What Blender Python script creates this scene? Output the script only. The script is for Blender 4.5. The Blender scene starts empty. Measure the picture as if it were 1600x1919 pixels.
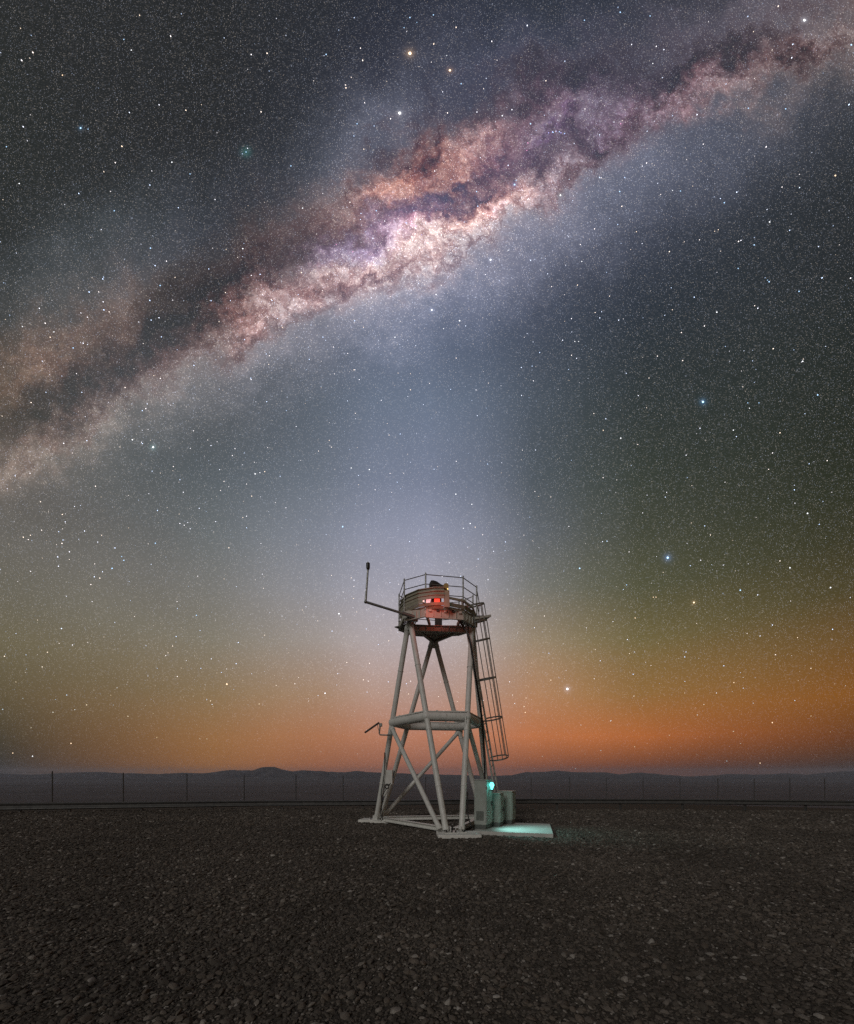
import bpy, bmesh, math, random
import numpy as np
from mathutils import Vector, Matrix, noise
R = math.radians
random.seed(7); rng = np.random.default_rng(11)
S = bpy.context.scene
COL = S.collection

# ------------------------------------------------------------------ camera
F, HOR, EYE = 770.6, 1448.6, 1.6            # focal length in photo pixels, eye-level row, eye height
cam = bpy.data.cameras.new('camera'); co = bpy.data.objects.new('camera', cam); COL.objects.link(co)
co.location = (0, 0, EYE); co.rotation_euler = (R(90), 0, 0)
cam.sensor_fit = 'HORIZONTAL'; cam.sensor_width = 36; cam.lens = 36 * F / 1600
cam.shift_y = (HOR - 959.5) / 1600
cam.clip_start = 0.1; cam.clip_end = 60000
S.camera = co

def at(px, py, Y):                           # the point at depth Y seen along that ray
    return Vector(((px - 800) / F * Y, Y, EYE + (HOR - py) / F * Y))
def ray(px, py):
    return Vector(((px - 800) / F, 1.0, (HOR - py) / F)).normalized()

S.view_settings.view_transform = 'Standard'; S.view_settings.look = 'None'
S.view_settings.exposure = 0; S.view_settings.gamma = 1
S.cycles.use_denoising = False          # the long exposure keeps its fine grain
S.cycles.max_bounces = 5; S.cycles.volume_bounces = 0
S.cycles.sample_clamp_indirect = 3

def lin(c):
    f = lambda v: v / 12.92 if v <= .04045 else ((v + .055) / 1.055) ** 2.4
    return tuple(f(v / 255) for v in c)

# ------------------------------------------------------------------ world: night sky
W = bpy.data.worlds.new('World'); S.world = W; W.use_nodes = True
T = W.node_tree; T.nodes.clear()
class N:
    """small node-tree expression helper"""
    def __init__(s, tree): s.t = tree
    def new(s, kind, **kw):
        n = s.t.nodes.new(kind)
        for k, v in kw.items(): setattr(n, k, v)
        return n
    def put(s, sock, v):
        if v is None: return
        if hasattr(v, 'is_output') or isinstance(v, bpy.types.NodeSocket): s.t.links.new(v, sock)
        else: sock.default_value = v
    def m(s, op, a, b=None, c=None, clamp=False):
        n = s.new('ShaderNodeMath', operation=op, use_clamp=clamp)
        s.put(n.inputs[0], a); s.put(n.inputs[1], b); s.put(n.inputs[2], c)
        return n.outputs[0]
    def v(s, op, a, b=None, c=None):
        n = s.new('ShaderNodeVectorMath', operation=op)
        s.put(n.inputs[0], a)
        if b is not None:
            if op == 'SCALE': s.put(n.inputs[3], b)
            else: s.put(n.inputs[1], b)
        s.put(n.inputs[2], c)
        return n.outputs['Value'] if op in ('DOT_PRODUCT', 'LENGTH', 'DISTANCE') else n.outputs['Vector']
    def noise(s, vec, scale, detail=4, rough=.55, out='Fac', **kw):
        n = s.new('ShaderNodeTexNoise', **kw)
        s.put(n.inputs['Vector'], vec); n.inputs['Scale'].default_value = scale
        n.inputs['Detail'].default_value = detail; n.inputs['Roughness'].default_value = rough
        return n.outputs[out]
    def maprange(s, x, a, b, c, d, smooth=False):
        n = s.new('ShaderNodeMapRange'); n.interpolation_type = 'SMOOTHSTEP' if smooth else 'LINEAR'
        s.put(n.inputs[0], x)
        for i, q in enumerate((a, b, c, d)): n.inputs[i + 1].default_value = q
        return n.outputs[0]
    def mix(s, f, a, b):
        n = s.new('ShaderNodeMix', data_type='RGBA')
        s.put(n.inputs[0], f); s.put(n.inputs[6], a); s.put(n.inputs[7], b)
        return n.outputs[2]
    def ramp(s, f, stops, interp='LINEAR'):
        n = s.new('ShaderNodeValToRGB'); cr = n.color_ramp; cr.interpolation = interp
        s.put(n.inputs[0], f)
        while len(cr.elements) < len(stops): cr.elements.new(0.5)
        for e, (p, c) in zip(cr.elements, stops): e.position = p
        for e, (p, c) in zip(cr.elements, stops): e.color = (*c, 1)
        return n.outputs[0]
g = N(T)
tc = g.new('ShaderNodeTexCoord').outputs['Generated']
D = g.v('NORMALIZE', tc)
sx = g.new('ShaderNodeSeparateXYZ'); T.links.new(D, sx.inputs[0])
X_, Y_, Z_ = sx.outputs
AZ = g.m('ARCTAN2', X_, Y_)
EL = g.m('ARCSINE', Z_)
# glow of the sky (airglow, zodiacal light, town glow at the horizon): elevation ramps at five azimuths
rows = [0, 150, 300, 450, 600, 750, 900, 1000, 1100, 1200, 1300, 1380, 1440]
cols = {
 0:    [(42,44,44),(42,45,44),(43,46,45),(44,47,47),(48,50,49),(56,57,52),(84,80,75),(102,99,93),(106,102,90),(110,102,79),(98,86,62),(74,65,48),(50,47,41)],
 400:  [(38,40,42),(39,41,43),(40,42,45),(43,45,49),(52,55,59),(74,79,84),(90,97,102),(107,112,114),(122,121,117),(130,123,108),(136,113,82),(150,107,66),(150,99,56)],
 600:  [(41,44,50),(43,46,54),(45,49,57),(52,56,66),(68,75,87),(88,97,109),(104,112,124),(122,127,139),(140,140,147),(156,146,140),(168,136,110),(178,120,84),(158,98,68)],
 1000: [(47,52,63),(51,56,69),(54,59,74),(57,62,78),(66,74,90),(76,85,96),(81,89,96),(97,102,108),(118,118,112),(150,133,110),(178,132,96),(193,117,72),(132,76,54)],
 800:  [(45,49,62),(50,53,68),(55,58,74),(66,72,92),(86,97,119),(106,118,139),(122,130,152),(150,154,175),(170,168,182),(188,176,180),(188,156,146),(190,128,102),(152,97,80)],
 1200: [(45,50,60),(48,53,65),(50,56,68),(48,54,66),(45,52,60),(49,56,56),(57,63,55),(67,70,57),(82,82,60),(110,98,62),(144,106,58),(177,101,50),(104,58,40)],
 1600: [(46,48,54),(46,49,54),(42,46,50),(40,44,47),(38,43,42),(40,45,39),(46,50,37),(58,57,38),(78,70,43),(110,82,43),(134,84,30),(106,60,28),(52,38,32)]}
GAIN = 0.99
mx = lambda p, q, k: [tuple(a * (1 - k) + b * k for a, b in zip(x, y)) for x, y in zip(cols[p], cols[q])]
c700, c900 = mx(600, 800, .66), mx(800, 1000, .34)
side_ = mx(600, 1000, .5)
cols[800] = [tuple(a * .9 + b * .1 for a, b in zip(x, y)) for x, y in zip(cols[800], side_)]
cols[700] = c700; cols[900] = c900; cols[500] = mx(400, 600, .5); cols[1100] = mx(1000, 1200, .55)
keys = sorted(cols); ramps = []
pos = g.m('DIVIDE', EL, math.pi / 2)
for k in keys:
    a = math.atan((k - 800) / F); st = []
    for py, c in zip(rows, cols[k]):
        st.append((math.atan((HOR - py) / F * math.cos(a)) / (math.pi / 2), tuple(GAIN * q for q in lin(c))))
    st.append((.98, lin((46, 48, 56))))
    st.sort(key=lambda q: q[0])
    ramps.append(g.ramp(pos, st))
base = ramps[0]
for i in range(1, len(keys)):
    a0 = math.atan((keys[i-1] - 800) / F); a1 = math.atan((keys[i] - 800) / F)
    base = g.mix(g.maprange(AZ, a0, a1, 0, 1), base, ramps[i])
# large soft unevenness of the airglow
base = g.v('SCALE', base, g.maprange(g.noise(D, 2.2, 3), .3, .7, .9, 1.1))

# galactic frame: the great circle the Milky Way follows
d1, d2 = ray(100, 835), ray(1500, 100)
gn = d1.cross(d2).normalized(); gn = -gn if gn.z < 0 else gn
e1 = ray(830, 430); e1 = (e1 - gn * e1.dot(gn)).normalized(); e2 = gn.cross(e1)
if e2.x < 0: e2 = -e2
def gal(v):
    return Vector((math.atan2(v.dot(e2), v.dot(e1)), math.asin(max(-1, min(1, v.dot(gn)))), 0))
yc = g.m('MAXIMUM', g.m('ABSOLUTE', Y_), .3)
DG = g.v('SCALE', D, g.m('DIVIDE', 1, yc))                   # unfolded sky map, for clouds and star grain
wn = g.noise(DG, 7, 6, .62, 'Color'); wn = g.v('SUBTRACT', wn, (.5, .5, .5))
wn2 = g.noise(DG, 30, 5, .6, 'Color'); wn2 = g.v('SUBTRACT', wn2, (.5, .5, .5))
Dw = g.v('ADD', D, g.v('ADD', g.v('SCALE', wn, .085), g.v('SCALE', wn2, .03)))
DGw = g.v('ADD', DG, g.v('ADD', g.v('SCALE', wn, .10), g.v('SCALE', wn2, .05)))
gx = g.v('DOT_PRODUCT', Dw, tuple(e1)); gy = g.v('DOT_PRODUCT', Dw, tuple(e2)); gz = g.v('DOT_PRODUCT', Dw, tuple(gn))
cb = g.new('ShaderNodeCombineXYZ')
T.links.new(g.m('ARCTAN2', gy, gx), cb.inputs[0]); T.links.new(g.m('ARCSINE', gz), cb.inputs[1])
G = cb.outputs[0]
def after(prev):        # order the evaluation in batches, which keeps the shader stack small
    global G
    if not prev.type == 'VECTOR': prev = g.v('SCALE', (1, 1, 1), prev)
    G = g.v('MULTIPLY_ADD', prev, (1e-8, 1e-8, 1e-8), cb.outputs[0])
def blob_w(px, py, a, b, ang):
    """soft elliptical weight; a, b and ang give its half axes and tilt"""
    c = gal(ray(px, py)); an = R(ang)
    u = gal(ray(px + a * math.cos(an), py - a * math.sin(an))) - c
    v = gal(ray(px + b * math.sin(an), py + b * math.cos(an))) - c
    th = math.atan2(u.y, u.x)
    n = g.new('ShaderNodeMapping', vector_type='TEXTURE')
    T.links.new(G, n.inputs[0])
    n.inputs['Location'].default_value = c; n.inputs['Rotation'].default_value = (0, 0, th)
    n.inputs['Scale'].default_value = (u.length, v.length, 1)
    q = g.v('DOT_PRODUCT', n.outputs[0], n.outputs[0])
    return g.m('POWER', math.exp(-.8), q)
SMOOTH = [  # broad unresolved glow: px, py, half length, half width, tilt, colour
 (925,470,300,85,26,(.13,.135,.185)), (1300,290,260,75,22,(.028,.030,.043)), (250,790,330,75,25,(.045,.043,.042)), (590,620,220,62,22,(.085,.08,.10)),
 (1330,60,240,60,20,(.05,.038,.05)), (700,270,150,70,32,(.07,.075,.10)), (310,470,150,50,38,(.020,.025,.036)), (90,560,170,60,20,(.025,.027,.028)), (700,525,170,50,26,(.09,.075,.075)), (450,650,160,48,30,(.05,.045,.045)),
 (1480,30,130,45,15,(.08,.065,.07)), (180,440,150,55,30,(.02,.025,.03)), (980,140,150,65,20,(.02,.022,.04)), (860,410,170,80,28,(.09,.07,.07))]
LIGHTS = [
 (835,432,130,46,27,(.60,.44,.36)), (925,385,66,22,18,(.50,.27,.18)), (800,500,120,34,25,(.16,.12,.10)),
 (700,488,140,32,26,(.32,.225,.19)), (545,572,105,38,20,(.36,.25,.235)), (440,600,60,36,55,(.26,.14,.11)),
 (330,668,110,32,28,(.17,.125,.11)), (200,772,140,34,28,(.13,.105,.09)), (50,858,140,36,24,(.14,.10,.078)),
 (765,345,90,42,22,(.42,.165,.085)), (880,300,85,36,32,(.27,.13,.09)), (700,390,90,28,25,(.17,.10,.09)), (640,385,75,34,30,(.12,.08,.07)), (540,440,80,36,35,(.05,.03,.026)),
 (1000,235,90,50,30,(.14,.088,.11)), (1140,215,100,45,15,(.10,.075,.095)), (680,448,60,20,22,(.17,.155,.30)),
 (775,425,50,16,25,(.20,.12,.24)), (1050,330,140,26,22,(.16,.11,.12)), (1260,192,95,22,25,(.26,.17,.20)), (1040,247,24,8,5,(.08,.06,.20)),
 (1400,140,130,24,22,(.19,.12,.10)), (1570,75,130,45,25,(.16,.12,.11)), (1150,240,40,20,10,(.14,.11,.18)),
 (520,470,120,55,25,(.06,.035,.03)), (150,640,150,60,30,(.13,.075,.052)), (40,700,90,50,20,(.06,.04,.028)), (620,520,90,26,25,(.14,.10,.10)), (1010,360,60,14,22,(.20,.13,.12)),
 (905,255,60,26,20,(.12,.08,.085)), (570,500,70,20,30,(.08,.05,.045)), (925,398,14,10,0,(.25,.25,.35)), (780,423,7,6,0,(.3,.12,.28))]
DARKS = [(806,190,12,60,-14,.7), (776,240,10,32,20,.7), (700,262,26,8,40,.7), (1030,110,44,14,40,1.0), (1090,120,50,10,-20,.8), (900,215,30,6,40,.8),  # px, py, half length, half width, tilt, depth
 (885,368,62,17,8,3.4), (815,392,50,13,26,2.0), (740,415,60,13,25,1.5), (805,318,30,16,15,2.6), (828,282,8,34,-12,1.8), (770,285,30,12,10,1.4),
 (410,545,70,34,35,3.0), (310,625,120,34,28,3.0), (190,725,140,32,25,2.2), (60,785,110,28,20,1.3), (480,500,60,22,25,1.6),
 (630,440,70,14,26,1.4), (1000,290,70,16,30,1.4), (1120,268,60,20,15,2.4), (1190,232,15,36,-20,1.6), (1070,150,150,32,12,2.2), (1040,190,60,16,15,1.4),
 (1240,155,80,22,20,1.8), (1370,95,130,24,25,2.2), (1505,105,46,18,10,2.6), (715,285,26,12,40,1.4), (605,548,60,12,0,1.3),
 (935,300,40,22,30,1.5), (1060,250,30,12,0,1.0), (560,430,60,26,20,.9), (460,640,50,12,40,1.2), (660,525,60,9,15,1.2), (960,215,14,34,-20,.9),
 (900,330,40,9,20,1.4), (1080,335,60,7,30,1.0), (1010,300,16,30,-30,1.0), (510,545,20,12,30,1.4), (850,350,40,10,10,1.0), (730,505,50,7,20,.8), (560,610,70,8,18,.8)]
sm_acc = None
for k_, (px, py, a, b, an, c) in enumerate(SMOOTH):
    if k_ % 6 == 5: after(sm_acc)
    sc = g.v('SCALE', tuple(c), blob_w(px, py, a, b, an)); sm_acc = sc if sm_acc is None else g.v('ADD', sm_acc, sc)
after(sm_acc)
acc = None
for k_, (px, py, a, b, an, c) in enumerate(LIGHTS):
    if k_ % 6 == 5: after(acc)
    w = blob_w(px, py, a, b, an)
    sc = g.v('SCALE', tuple(c), w)
    acc = sc if acc is None else g.v('ADD', acc, sc)
after(acc)
tau = None
for k_, (px, py, a, b, an, d) in enumerate(DARKS):
    if k_ % 6 == 5: after(tau)
    w = g.m('MULTIPLY', blob_w(px, py, a, b, an), d)
    tau = w if tau is None else g.m('ADD', tau, w)
lm0 = g.v('DOT_PRODUCT', acc, (.5, .5, .5))
# clumps and filaments
n1 = g.noise(DGw, 9, 8, .66); n2 = g.noise(DGw, 32, 6, .7); nf = g.noise(DG, 190, 4, .85)
rid = g.m('ABSOLUTE', g.m('SUBTRACT', g.noise(DGw, 11, 7, .6), .5))
clump = g.m('MULTIPLY', g.maprange(n1, .3, .7, .58, 1.42), g.maprange(n2, .3, .7, .68, 1.32))
clump = g.m('MULTIPLY', clump, g.maprange(nf, .3, .7, .62, 1.38))

acc = g.v('ADD', g.v('SCALE', acc, clump), g.v('SCALE', sm_acc, g.maprange(n1, .25, .75, .72, 1.28)))
fil = g.m('MULTIPLY', g.maprange(rid, 0, .06, .9, 0), g.maprange(lm0, .02, .25, 0, 1))                       # thin dust filaments
tau = g.m('MULTIPLY', tau, g.maprange(g.noise(DGw, 18, 7, .68), .36, .62, .15, 1.75))
tau = g.m('ADD', tau, fil)
rid2 = g.m('ABSOLUTE', g.m('SUBTRACT', g.noise(DGw, 30, 6, .62), .5))
tau = g.m('ADD', tau, g.m('MULTIPLY', g.maprange(rid2, 0, .05, .7, 0), g.maprange(lm0, .03, .3, 0, 1)))
ext = g.new('ShaderNodeCombineXYZ')
for i, k in enumerate((.62, .86, .88)):
    T.links.new(g.m('POWER', math.exp(-k), tau), ext.inputs[i])
acc = g.v('MULTIPLY', acc, ext.outputs[0])
# violet glow of star clouds in front of the dust
after(acc); fg_ = None
for (px, py, a, b, an, c) in ((865,365,85,20,10,(.030,.032,.062)), (700,445,95,24,24,(.075,.065,.13)), (790,402,60,16,26,(.035,.03,.065)), (1060,240,130,50,18,(.028,.020,.045)), (940,300,60,24,20,(.03,.022,.05)), (620,470,60,20,25,(.04,.03,.06))):
    sc = g.v('SCALE', tuple(c), blob_w(px, py, a, b, an)); fg_ = sc if fg_ is None else g.v('ADD', fg_, sc)
acc = g.v('ADD', acc, g.v('SCALE', g.v('SCALE', fg_, .7), g.m('MULTIPLY', g.maprange(nf, .3, .7, .55, 1.45), g.maprange(n2, .3, .7, .5, 1.5))))
# unresolved stars: fine grain of two cell sizes
def grain(vec, scale, r0, k, p):
    n = g.new('ShaderNodeTexVoronoi'); n.inputs['Scale'].default_value = scale
    T.links.new(vec, n.inputs['Vector'])
    s = g.maprange(n.outputs['Distance'], 0, r0, 1, 0); s = g.m('MULTIPLY', s, s)
    hs = g.new('ShaderNodeSeparateColor'); T.links.new(n.outputs['Color'], hs.inputs[0])
    br = g.m('POWER', hs.outputs[0], p)
    tint = g.mix(hs.outputs[1], (.82, .9, 1.15, 1), (1.15, 1, .85, 1))
    return g.v('SCALE', tint, g.m('MULTIPLY', g.m('MULTIPLY', s, br), k))
lum = g.v('DOT_PRODUCT', acc, (.9, .9, .9))
horfade = g.maprange(EL, 0.0, .25, .3, 1)
stars_k = g.m('MULTIPLY', g.m('ADD', lum, .28), horfade)
gr = g.v('ADD', grain(DG, 400, .6, 1.7, 2.6), grain(DG, 170, .24, 3.6, 6))
gr = g.v('SCALE', gr, stars_k)
sky = g.v('ADD', g.v('ADD', base, acc), gr)
# the comet, a small teal fuzz
cd = ray(461, 285); cd = cd / cd.y
cdf = g.v('SUBTRACT', DG, tuple(cd))
sky = g.v('ADD', sky, g.v('SCALE', (.012, .075, .068), g.m('POWER', math.exp(-1), g.m('MULTIPLY', g.v('DOT_PRODUCT', cdf, cdf), (F / 9) ** 2))))
for hx, hy, hr, hc in ((768,100,9,(.30,.19,.10)), (843,132,7,(.18,.10,.05)), (749,212,7,(.20,.20,.22)), (1507,38,8,(.22,.22,.24)), (1317,753,7,(.04,.12,.22)), (1251,1045,8,(.07,.13,.26)),
                     (1063,1291,7,(.16,.18,.22)), (287,838,6,(.08,.16,.16)), (1300,1129,5,(.15,.10,.05)), (964,346,5,(.08,.12,.25)), (1050,366,6,(.12,.16,.16)), (919,487,5,(.14,.16,.22)), (151,240,5,(.05,.10,.16)), (809,581,5,(.12,.14,.2))):
    d_ = ray(hx, hy); d_ = d_ / d_.y
    df = g.v('SUBTRACT', DG, tuple(d_)); q = g.v('DOT_PRODUCT', df, df)
    sky = g.v('ADD', sky, g.v('SCALE', hc, g.m('DIVIDE', 1, g.m('POWER', g.m('ADD', 1, g.m('DIVIDE', q, (hr / F) ** 2)), 2.2))))
bg = g.new('ShaderNodeBackground'); T.links.new(sky, bg.inputs[0]); bg.inputs[1].default_value = 1.0
# last trace of physical twilight
ns = g.new('ShaderNodeTexSky', sky_type='NISHITA'); ns.sun_disc = False
ns.sun_elevation = R(-6); ns.sun_rotation = R(12); ns.altitude = 2600
bg2 = g.new('ShaderNodeBackground'); T.links.new(ns.outputs[0], bg2.inputs[0]); bg2.inputs[1].default_value = .05
ad = g.new('ShaderNodeAddShader'); T.links.new(bg.outputs[0], ad.inputs[0]); T.links.new(bg2.outputs[0], ad.inputs[1])
wo = g.new('ShaderNodeOutputWorld'); T.links.new(ad.outputs[0], wo.inputs[0])
W.cycles.sampling_method = 'MANUAL'; W.cycles.sample_map_resolution = 512

# broad key light added behind the camera to brighten the tower, no seen source
sl = bpy.data.lights.new('key_light', 'SUN'); so = bpy.data.objects.new('key_light', sl); COL.objects.link(so)
sl.energy = .72; sl.angle = R(18); sl.color = (1, .97, .93)
so.rotation_euler = Vector((-.38, -.80, .42)).to_track_quat('Z', 'Y').to_euler()

# ------------------------------------------------------------------ helpers
def prop(o, label=None, cat=None, group=None, kind=None):
    if label: o['label'] = label
    if cat: o['category'] = cat
    if group: o['group'] = group
    if kind: o['kind'] = kind
    return o
def thing(name, loc, label, cat, group=None):
    o = bpy.data.objects.new(name, None); o.location = loc; COL.objects.link(o); o.empty_display_size = .2
    return prop(o, label, cat, group)
def origin(o):
    v = Vector((0, 0, 0))
    while o is not None: v += Vector(o.location); o = o.parent
    return v
def build(name, bm, mat, parent=None, loc=None, smooth=False):
    """link a bmesh given in world coordinates as one mesh object"""
    if loc is None: loc = origin(parent) if parent else Vector((0, 0, 0))
    bmesh.ops.translate(bm, verts=bm.verts, vec=-Vector(loc))
    me = bpy.data.meshes.new(name); bm.to_mesh(me); bm.free()
    me.materials.append(mat)
    if smooth:
        me.polygons.foreach_set('use_smooth', [True] * len(me.polygons))
        try: me.set_sharp_from_angle(angle=R(40))
        except Exception: pass
    o = bpy.data.objects.new(name, me); COL.objects.link(o)
    o.location = Vector(loc) - (origin(parent) if parent else Vector((0, 0, 0)))
    o.parent = parent
    return o
def copy_at(o, loc, parent=None, rot=None, name=None):
    c = o.copy(); COL.objects.link(c); c.parent = parent if parent else o.parent
    c.location = Vector(loc) - origin(c.parent)
    if rot is not None: c.rotation_euler = rot
    return c
def frame(d, up=Vector((0, 0, 1))):
    d = d.normalized(); s = d.cross(up)
    if s.length < 1e-4: s = d.cross(Vector((0, 1, 0)))
    s.normalize(); return d, s, s.cross(d).normalized()
def tube(bm, p0, p1, r, n=12, r1=None, cap=True):
    p0, p1 = Vector(p0), Vector(p1); r1 = r if r1 is None else r1
    d, s, u = frame(p1 - p0); A, B = [], []
    for i in range(n):
        a = 2 * math.pi * i / n; o = s * math.cos(a) + u * math.sin(a)
        A.append(bm.verts.new(p0 + o * r)); B.append(bm.verts.new(p1 + o * r1))
    for i in range(n):
        j = (i + 1) % n; bm.faces.new((A[i], A[j], B[j], B[i]))
    if cap: bm.faces.new(A[::-1]); bm.faces.new(B)
def poly_tube(bm, pts, r, n=8, closed=False):
    pts = [Vector(p) for p in pts]; rings = []; m = len(pts)
    prev = None
    for k, p in enumerate(pts):
        if closed: d = (pts[(k + 1) % m] - pts[k - 1])
        else: d = pts[min(k + 1, m - 1)] - pts[max(k - 1, 0)]
        d.normalize()
        if prev is None: _, s, u = frame(d)
        else:
            s = (prev - d * prev.dot(d)).normalized(); u = s.cross(d).normalized()
        prev = s
        rings.append([bm.verts.new(p + (s * math.cos(2 * math.pi * i / n) + u * math.sin(2 * math.pi * i / n)) * r) for i in range(n)])
    for k in range(m if closed else m - 1):
        A, B = rings[k], rings[(k + 1) % m]
        for i in range(n):
            j = (i + 1) % n; bm.faces.new((A[i], A[j], B[j], B[i]))
    if not closed: bm.faces.new(rings[0][::-1]); bm.faces.new(rings[-1])
def beam(bm, p0, p1, w, h, up=Vector((0, 0, 1))):
    p0, p1 = Vector(p0), Vector(p1); d, s, u = frame(p1 - p0, up)
    q = [(-1, -1), (1, -1), (1, 1), (-1, 1)]
    A = [bm.verts.new(p0 + s * (a * w / 2) + u * (b * h / 2)) for a, b in q]
    B = [bm.verts.new(p1 + s * (a * w / 2) + u * (b * h / 2)) for a, b in q]
    for i in range(4):
        j = (i + 1) % 4; bm.faces.new((A[i], A[j], B[j], B[i]))
    bm.faces.new(A[::-1]); bm.faces.new(B)
def box(bm, c, size, xdir=Vector((1, 0, 0)), bev=0):
    c = Vector(c); x = Vector(xdir).normalized(); z = Vector((0, 0, 1)); y = z.cross(x).normalized(); z = x.cross(y)
    sx_, sy_, sz_ = size
    b2 = bmesh.new(); r = bmesh.ops.create_cube(b2, size=1)
    for v in b2.verts: v.co = Vector((v.co.x * sx_, v.co.y * sy_, v.co.z * sz_))
    if bev: bmesh.ops.bevel(b2, geom=b2.edges[:], offset=bev, segments=2, affect='EDGES', profile=.6)
    M = Matrix((x, y, z)).transposed().to_4x4(); M.translation = c
    bmesh.ops.transform(b2, matrix=M, verts=b2.verts)
    tmp = bpy.data.meshes.new('t'); b2.to_mesh(tmp); b2.free(); bm.from_mesh(tmp); bpy.data.meshes.remove(tmp)
def prism(bm, pts, z0, z1):
    A = [bm.verts.new((p[0], p[1], z0)) for p in pts]; B = [bm.verts.new((p[0], p[1], z1)) for p in pts]
    n = len(pts)
    for i in range(n):
        j = (i + 1) % n; bm.faces.new((A[i], A[j], B[j], B[i]))
    bm.faces.new(A[::-1]); bm.faces.new(B)
    bmesh.ops.recalc_face_normals(bm, faces=bm.faces[:])
def sphere(bm, c, r, sub=2, sc=(1, 1, 1)):
    r_ = bmesh.ops.create_icosphere(bm, subdivisions=sub, radius=r)
    for v in r_['verts']: v.co = Vector((v.co.x * sc[0], v.co.y * sc[1], v.co.z * sc[2])) + Vector(c)
def lathe(bm, c, prof, n=20, axis=Vector((0, 0, 1))):
    d, s, u = frame(Vector(axis), Vector((0, 1, 0)) if abs(axis[2]) > .9 else Vector((0, 0, 1)))
    c = Vector(c); rings = []
    for r, h in prof:
        rings.append([bm.verts.new(c + d * h + (s * math.cos(2 * math.pi * i / n) + u * math.sin(2 * math.pi * i / n)) * max(r, .0005)) for i in range(n)])
    for A, B in zip(rings, rings[1:]):
        for i in range(n):
            j = (i + 1) % n; bm.faces.new((A[i], A[j], B[j], B[i]))
    bm.faces.new(rings[0][::-1]); bm.faces.new(rings[-1])

# ------------------------------------------------------------------ materials
def material(name, c0, c1, rough=.6, scale=6, metal=0, bump=.02, bscale=40, streak=None, rust=None, detail=6):
    m = bpy.data.materials.new(name); m.use_nodes = True; t = m.node_tree; h = N(t)
    b = t.nodes['Principled BSDF']; P = h.new('ShaderNodeTexCoord').outputs['Object']
    geo = h.new('ShaderNodeNewGeometry').outputs['Position']
    n = h.noise(geo, scale, detail, .62)
    col = h.mix(h.maprange(n, .35, .68, 0, 1), (*c0, 1), (*c1, 1))
    if rust:
        rm = h.maprange(h.noise(geo, 9, 8, .75), .60, .68, 0, 1)
        col = h.mix(rm, col, (*rust, 1))
    if streak:
        mp = h.new('ShaderNodeMapping'); t.links.new(geo, mp.inputs[0]); mp.inputs['Scale'].default_value = (22, 22, 1.2)
        sm = h.maprange(h.noise(mp.outputs[0], 1, 5, .6), .52, .72, 0, .55)
        col = h.mix(sm, col, (*streak, 1))
    t.links.new(col, b.inputs['Base Color'])
    h.put(b.inputs['Roughness'], h.maprange(h.noise(geo, scale * 3, 4), .3, .7, rough - .12, rough + .12))
    b.inputs['Metallic'].default_value = metal
    if bump:
        bp = h.new('ShaderNodeBump'); bp.inputs['Distance'].default_value = bump; bp.inputs['Strength'].default_value = .5
        t.links.new(h.noise(geo, bscale, 5, .6), bp.inputs['Height']); t.links.new(bp.outputs[0], b.inputs['Normal'])
    return m
def glow(name, col, s):
    m = bpy.data.materials.new(name); m.use_nodes = True; b = m.node_tree.nodes['Principled BSDF']
    b.inputs['Base Color'].default_value = (*col, 1); b.inputs['Emission Color'].default_value = (*col, 1)
    b.inputs['Emission Strength'].default_value = s
    return m
M = {}
M['paint'] = material('white_paint', (.60, .60, .57), (.70, .70, .67), .45, 3.5, bump=.003, streak=(.36, .34, .30), rust=(.42, .39, .33))
M['deckpaint'] = material('grey_paint', (.46, .44, .39), (.56, .54, .48), .5, 5, bump=.003, streak=(.16, .15, .12))
M['galv'] = material('galvanised_steel', (.22, .22, .21), (.34, .34, .32), .42, 9, metal=.7, bump=.002)
M['railsteel'] = material('weathered_rail_steel', (.075, .075, .075), (.12, .117, .112), .6, 6, metal=.15, bump=.003, streak=(.05, .045, .04))
M['darkmetal'] = material('dark_metal', (.022, .022, .022), (.04, .038, .035), .45, 8, bump=.002)
M['postmetal'] = material('fence_post_metal', (.045, .045, .045), (.075, .072, .07), .6, 8, bump=.002)
M['shell'] = material('fibreglass_shell', (.26, .24, .18), (.36, .33, .26), .5, 4, bump=.002, streak=(.26, .23, .18))
M['concrete'] = material('concrete', (.42, .42, .39), (.58, .57, .54), .85, 5, bump=.008, bscale=60, streak=(.34, .33, .3))
M['pad'] = material('pale_concrete', (.66, .65, .61), (.80, .79, .75), .8, 6, bump=.008, bscale=50)
M['cabinet'] = material('cabinet_enamel', (.24, .27, .24), (.31, .34, .30), .42, 3, bump=.0015, streak=(.17, .19, .16))
M['cabinet2'] = material('cabinet_enamel_light', (.29, .32, .29), (.36, .39, .36), .42, 3, bump=.0015, streak=(.25, .26, .24))
M['rubber'] = material('black_rubber', (.012, .012, .012), (.022, .022, .022), .55, 12, bump=.001)
M['vent'] = material('vent_grille', (.07, .08, .075), (.11, .12, .11), .6, 10, bump=.001)
M['redlit'] = glow('red_lamp_face', (1, .05, .03), 1.6)
M['pinklit'] = glow('sky_gap_glow', (1, .62, .66), .62)  # glow stands in for pale sky behind the slot
M['amberlit'] = glow('amber_indicator', (1, .75, .25), 1.5)
M['cyanlit'] = glow('cyan_lamp_glass', (.14, 1, .90), 2.4)
M['tubeblack'] = material('telescope_black', (.03, .022, .022), (.05, .04, .038), .35, 10, bump=.001)
M['brass'] = material('brass_housing', (.30, .22, .08), (.40, .30, .12), .4, 10, metal=.3, bump=.001)

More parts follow.
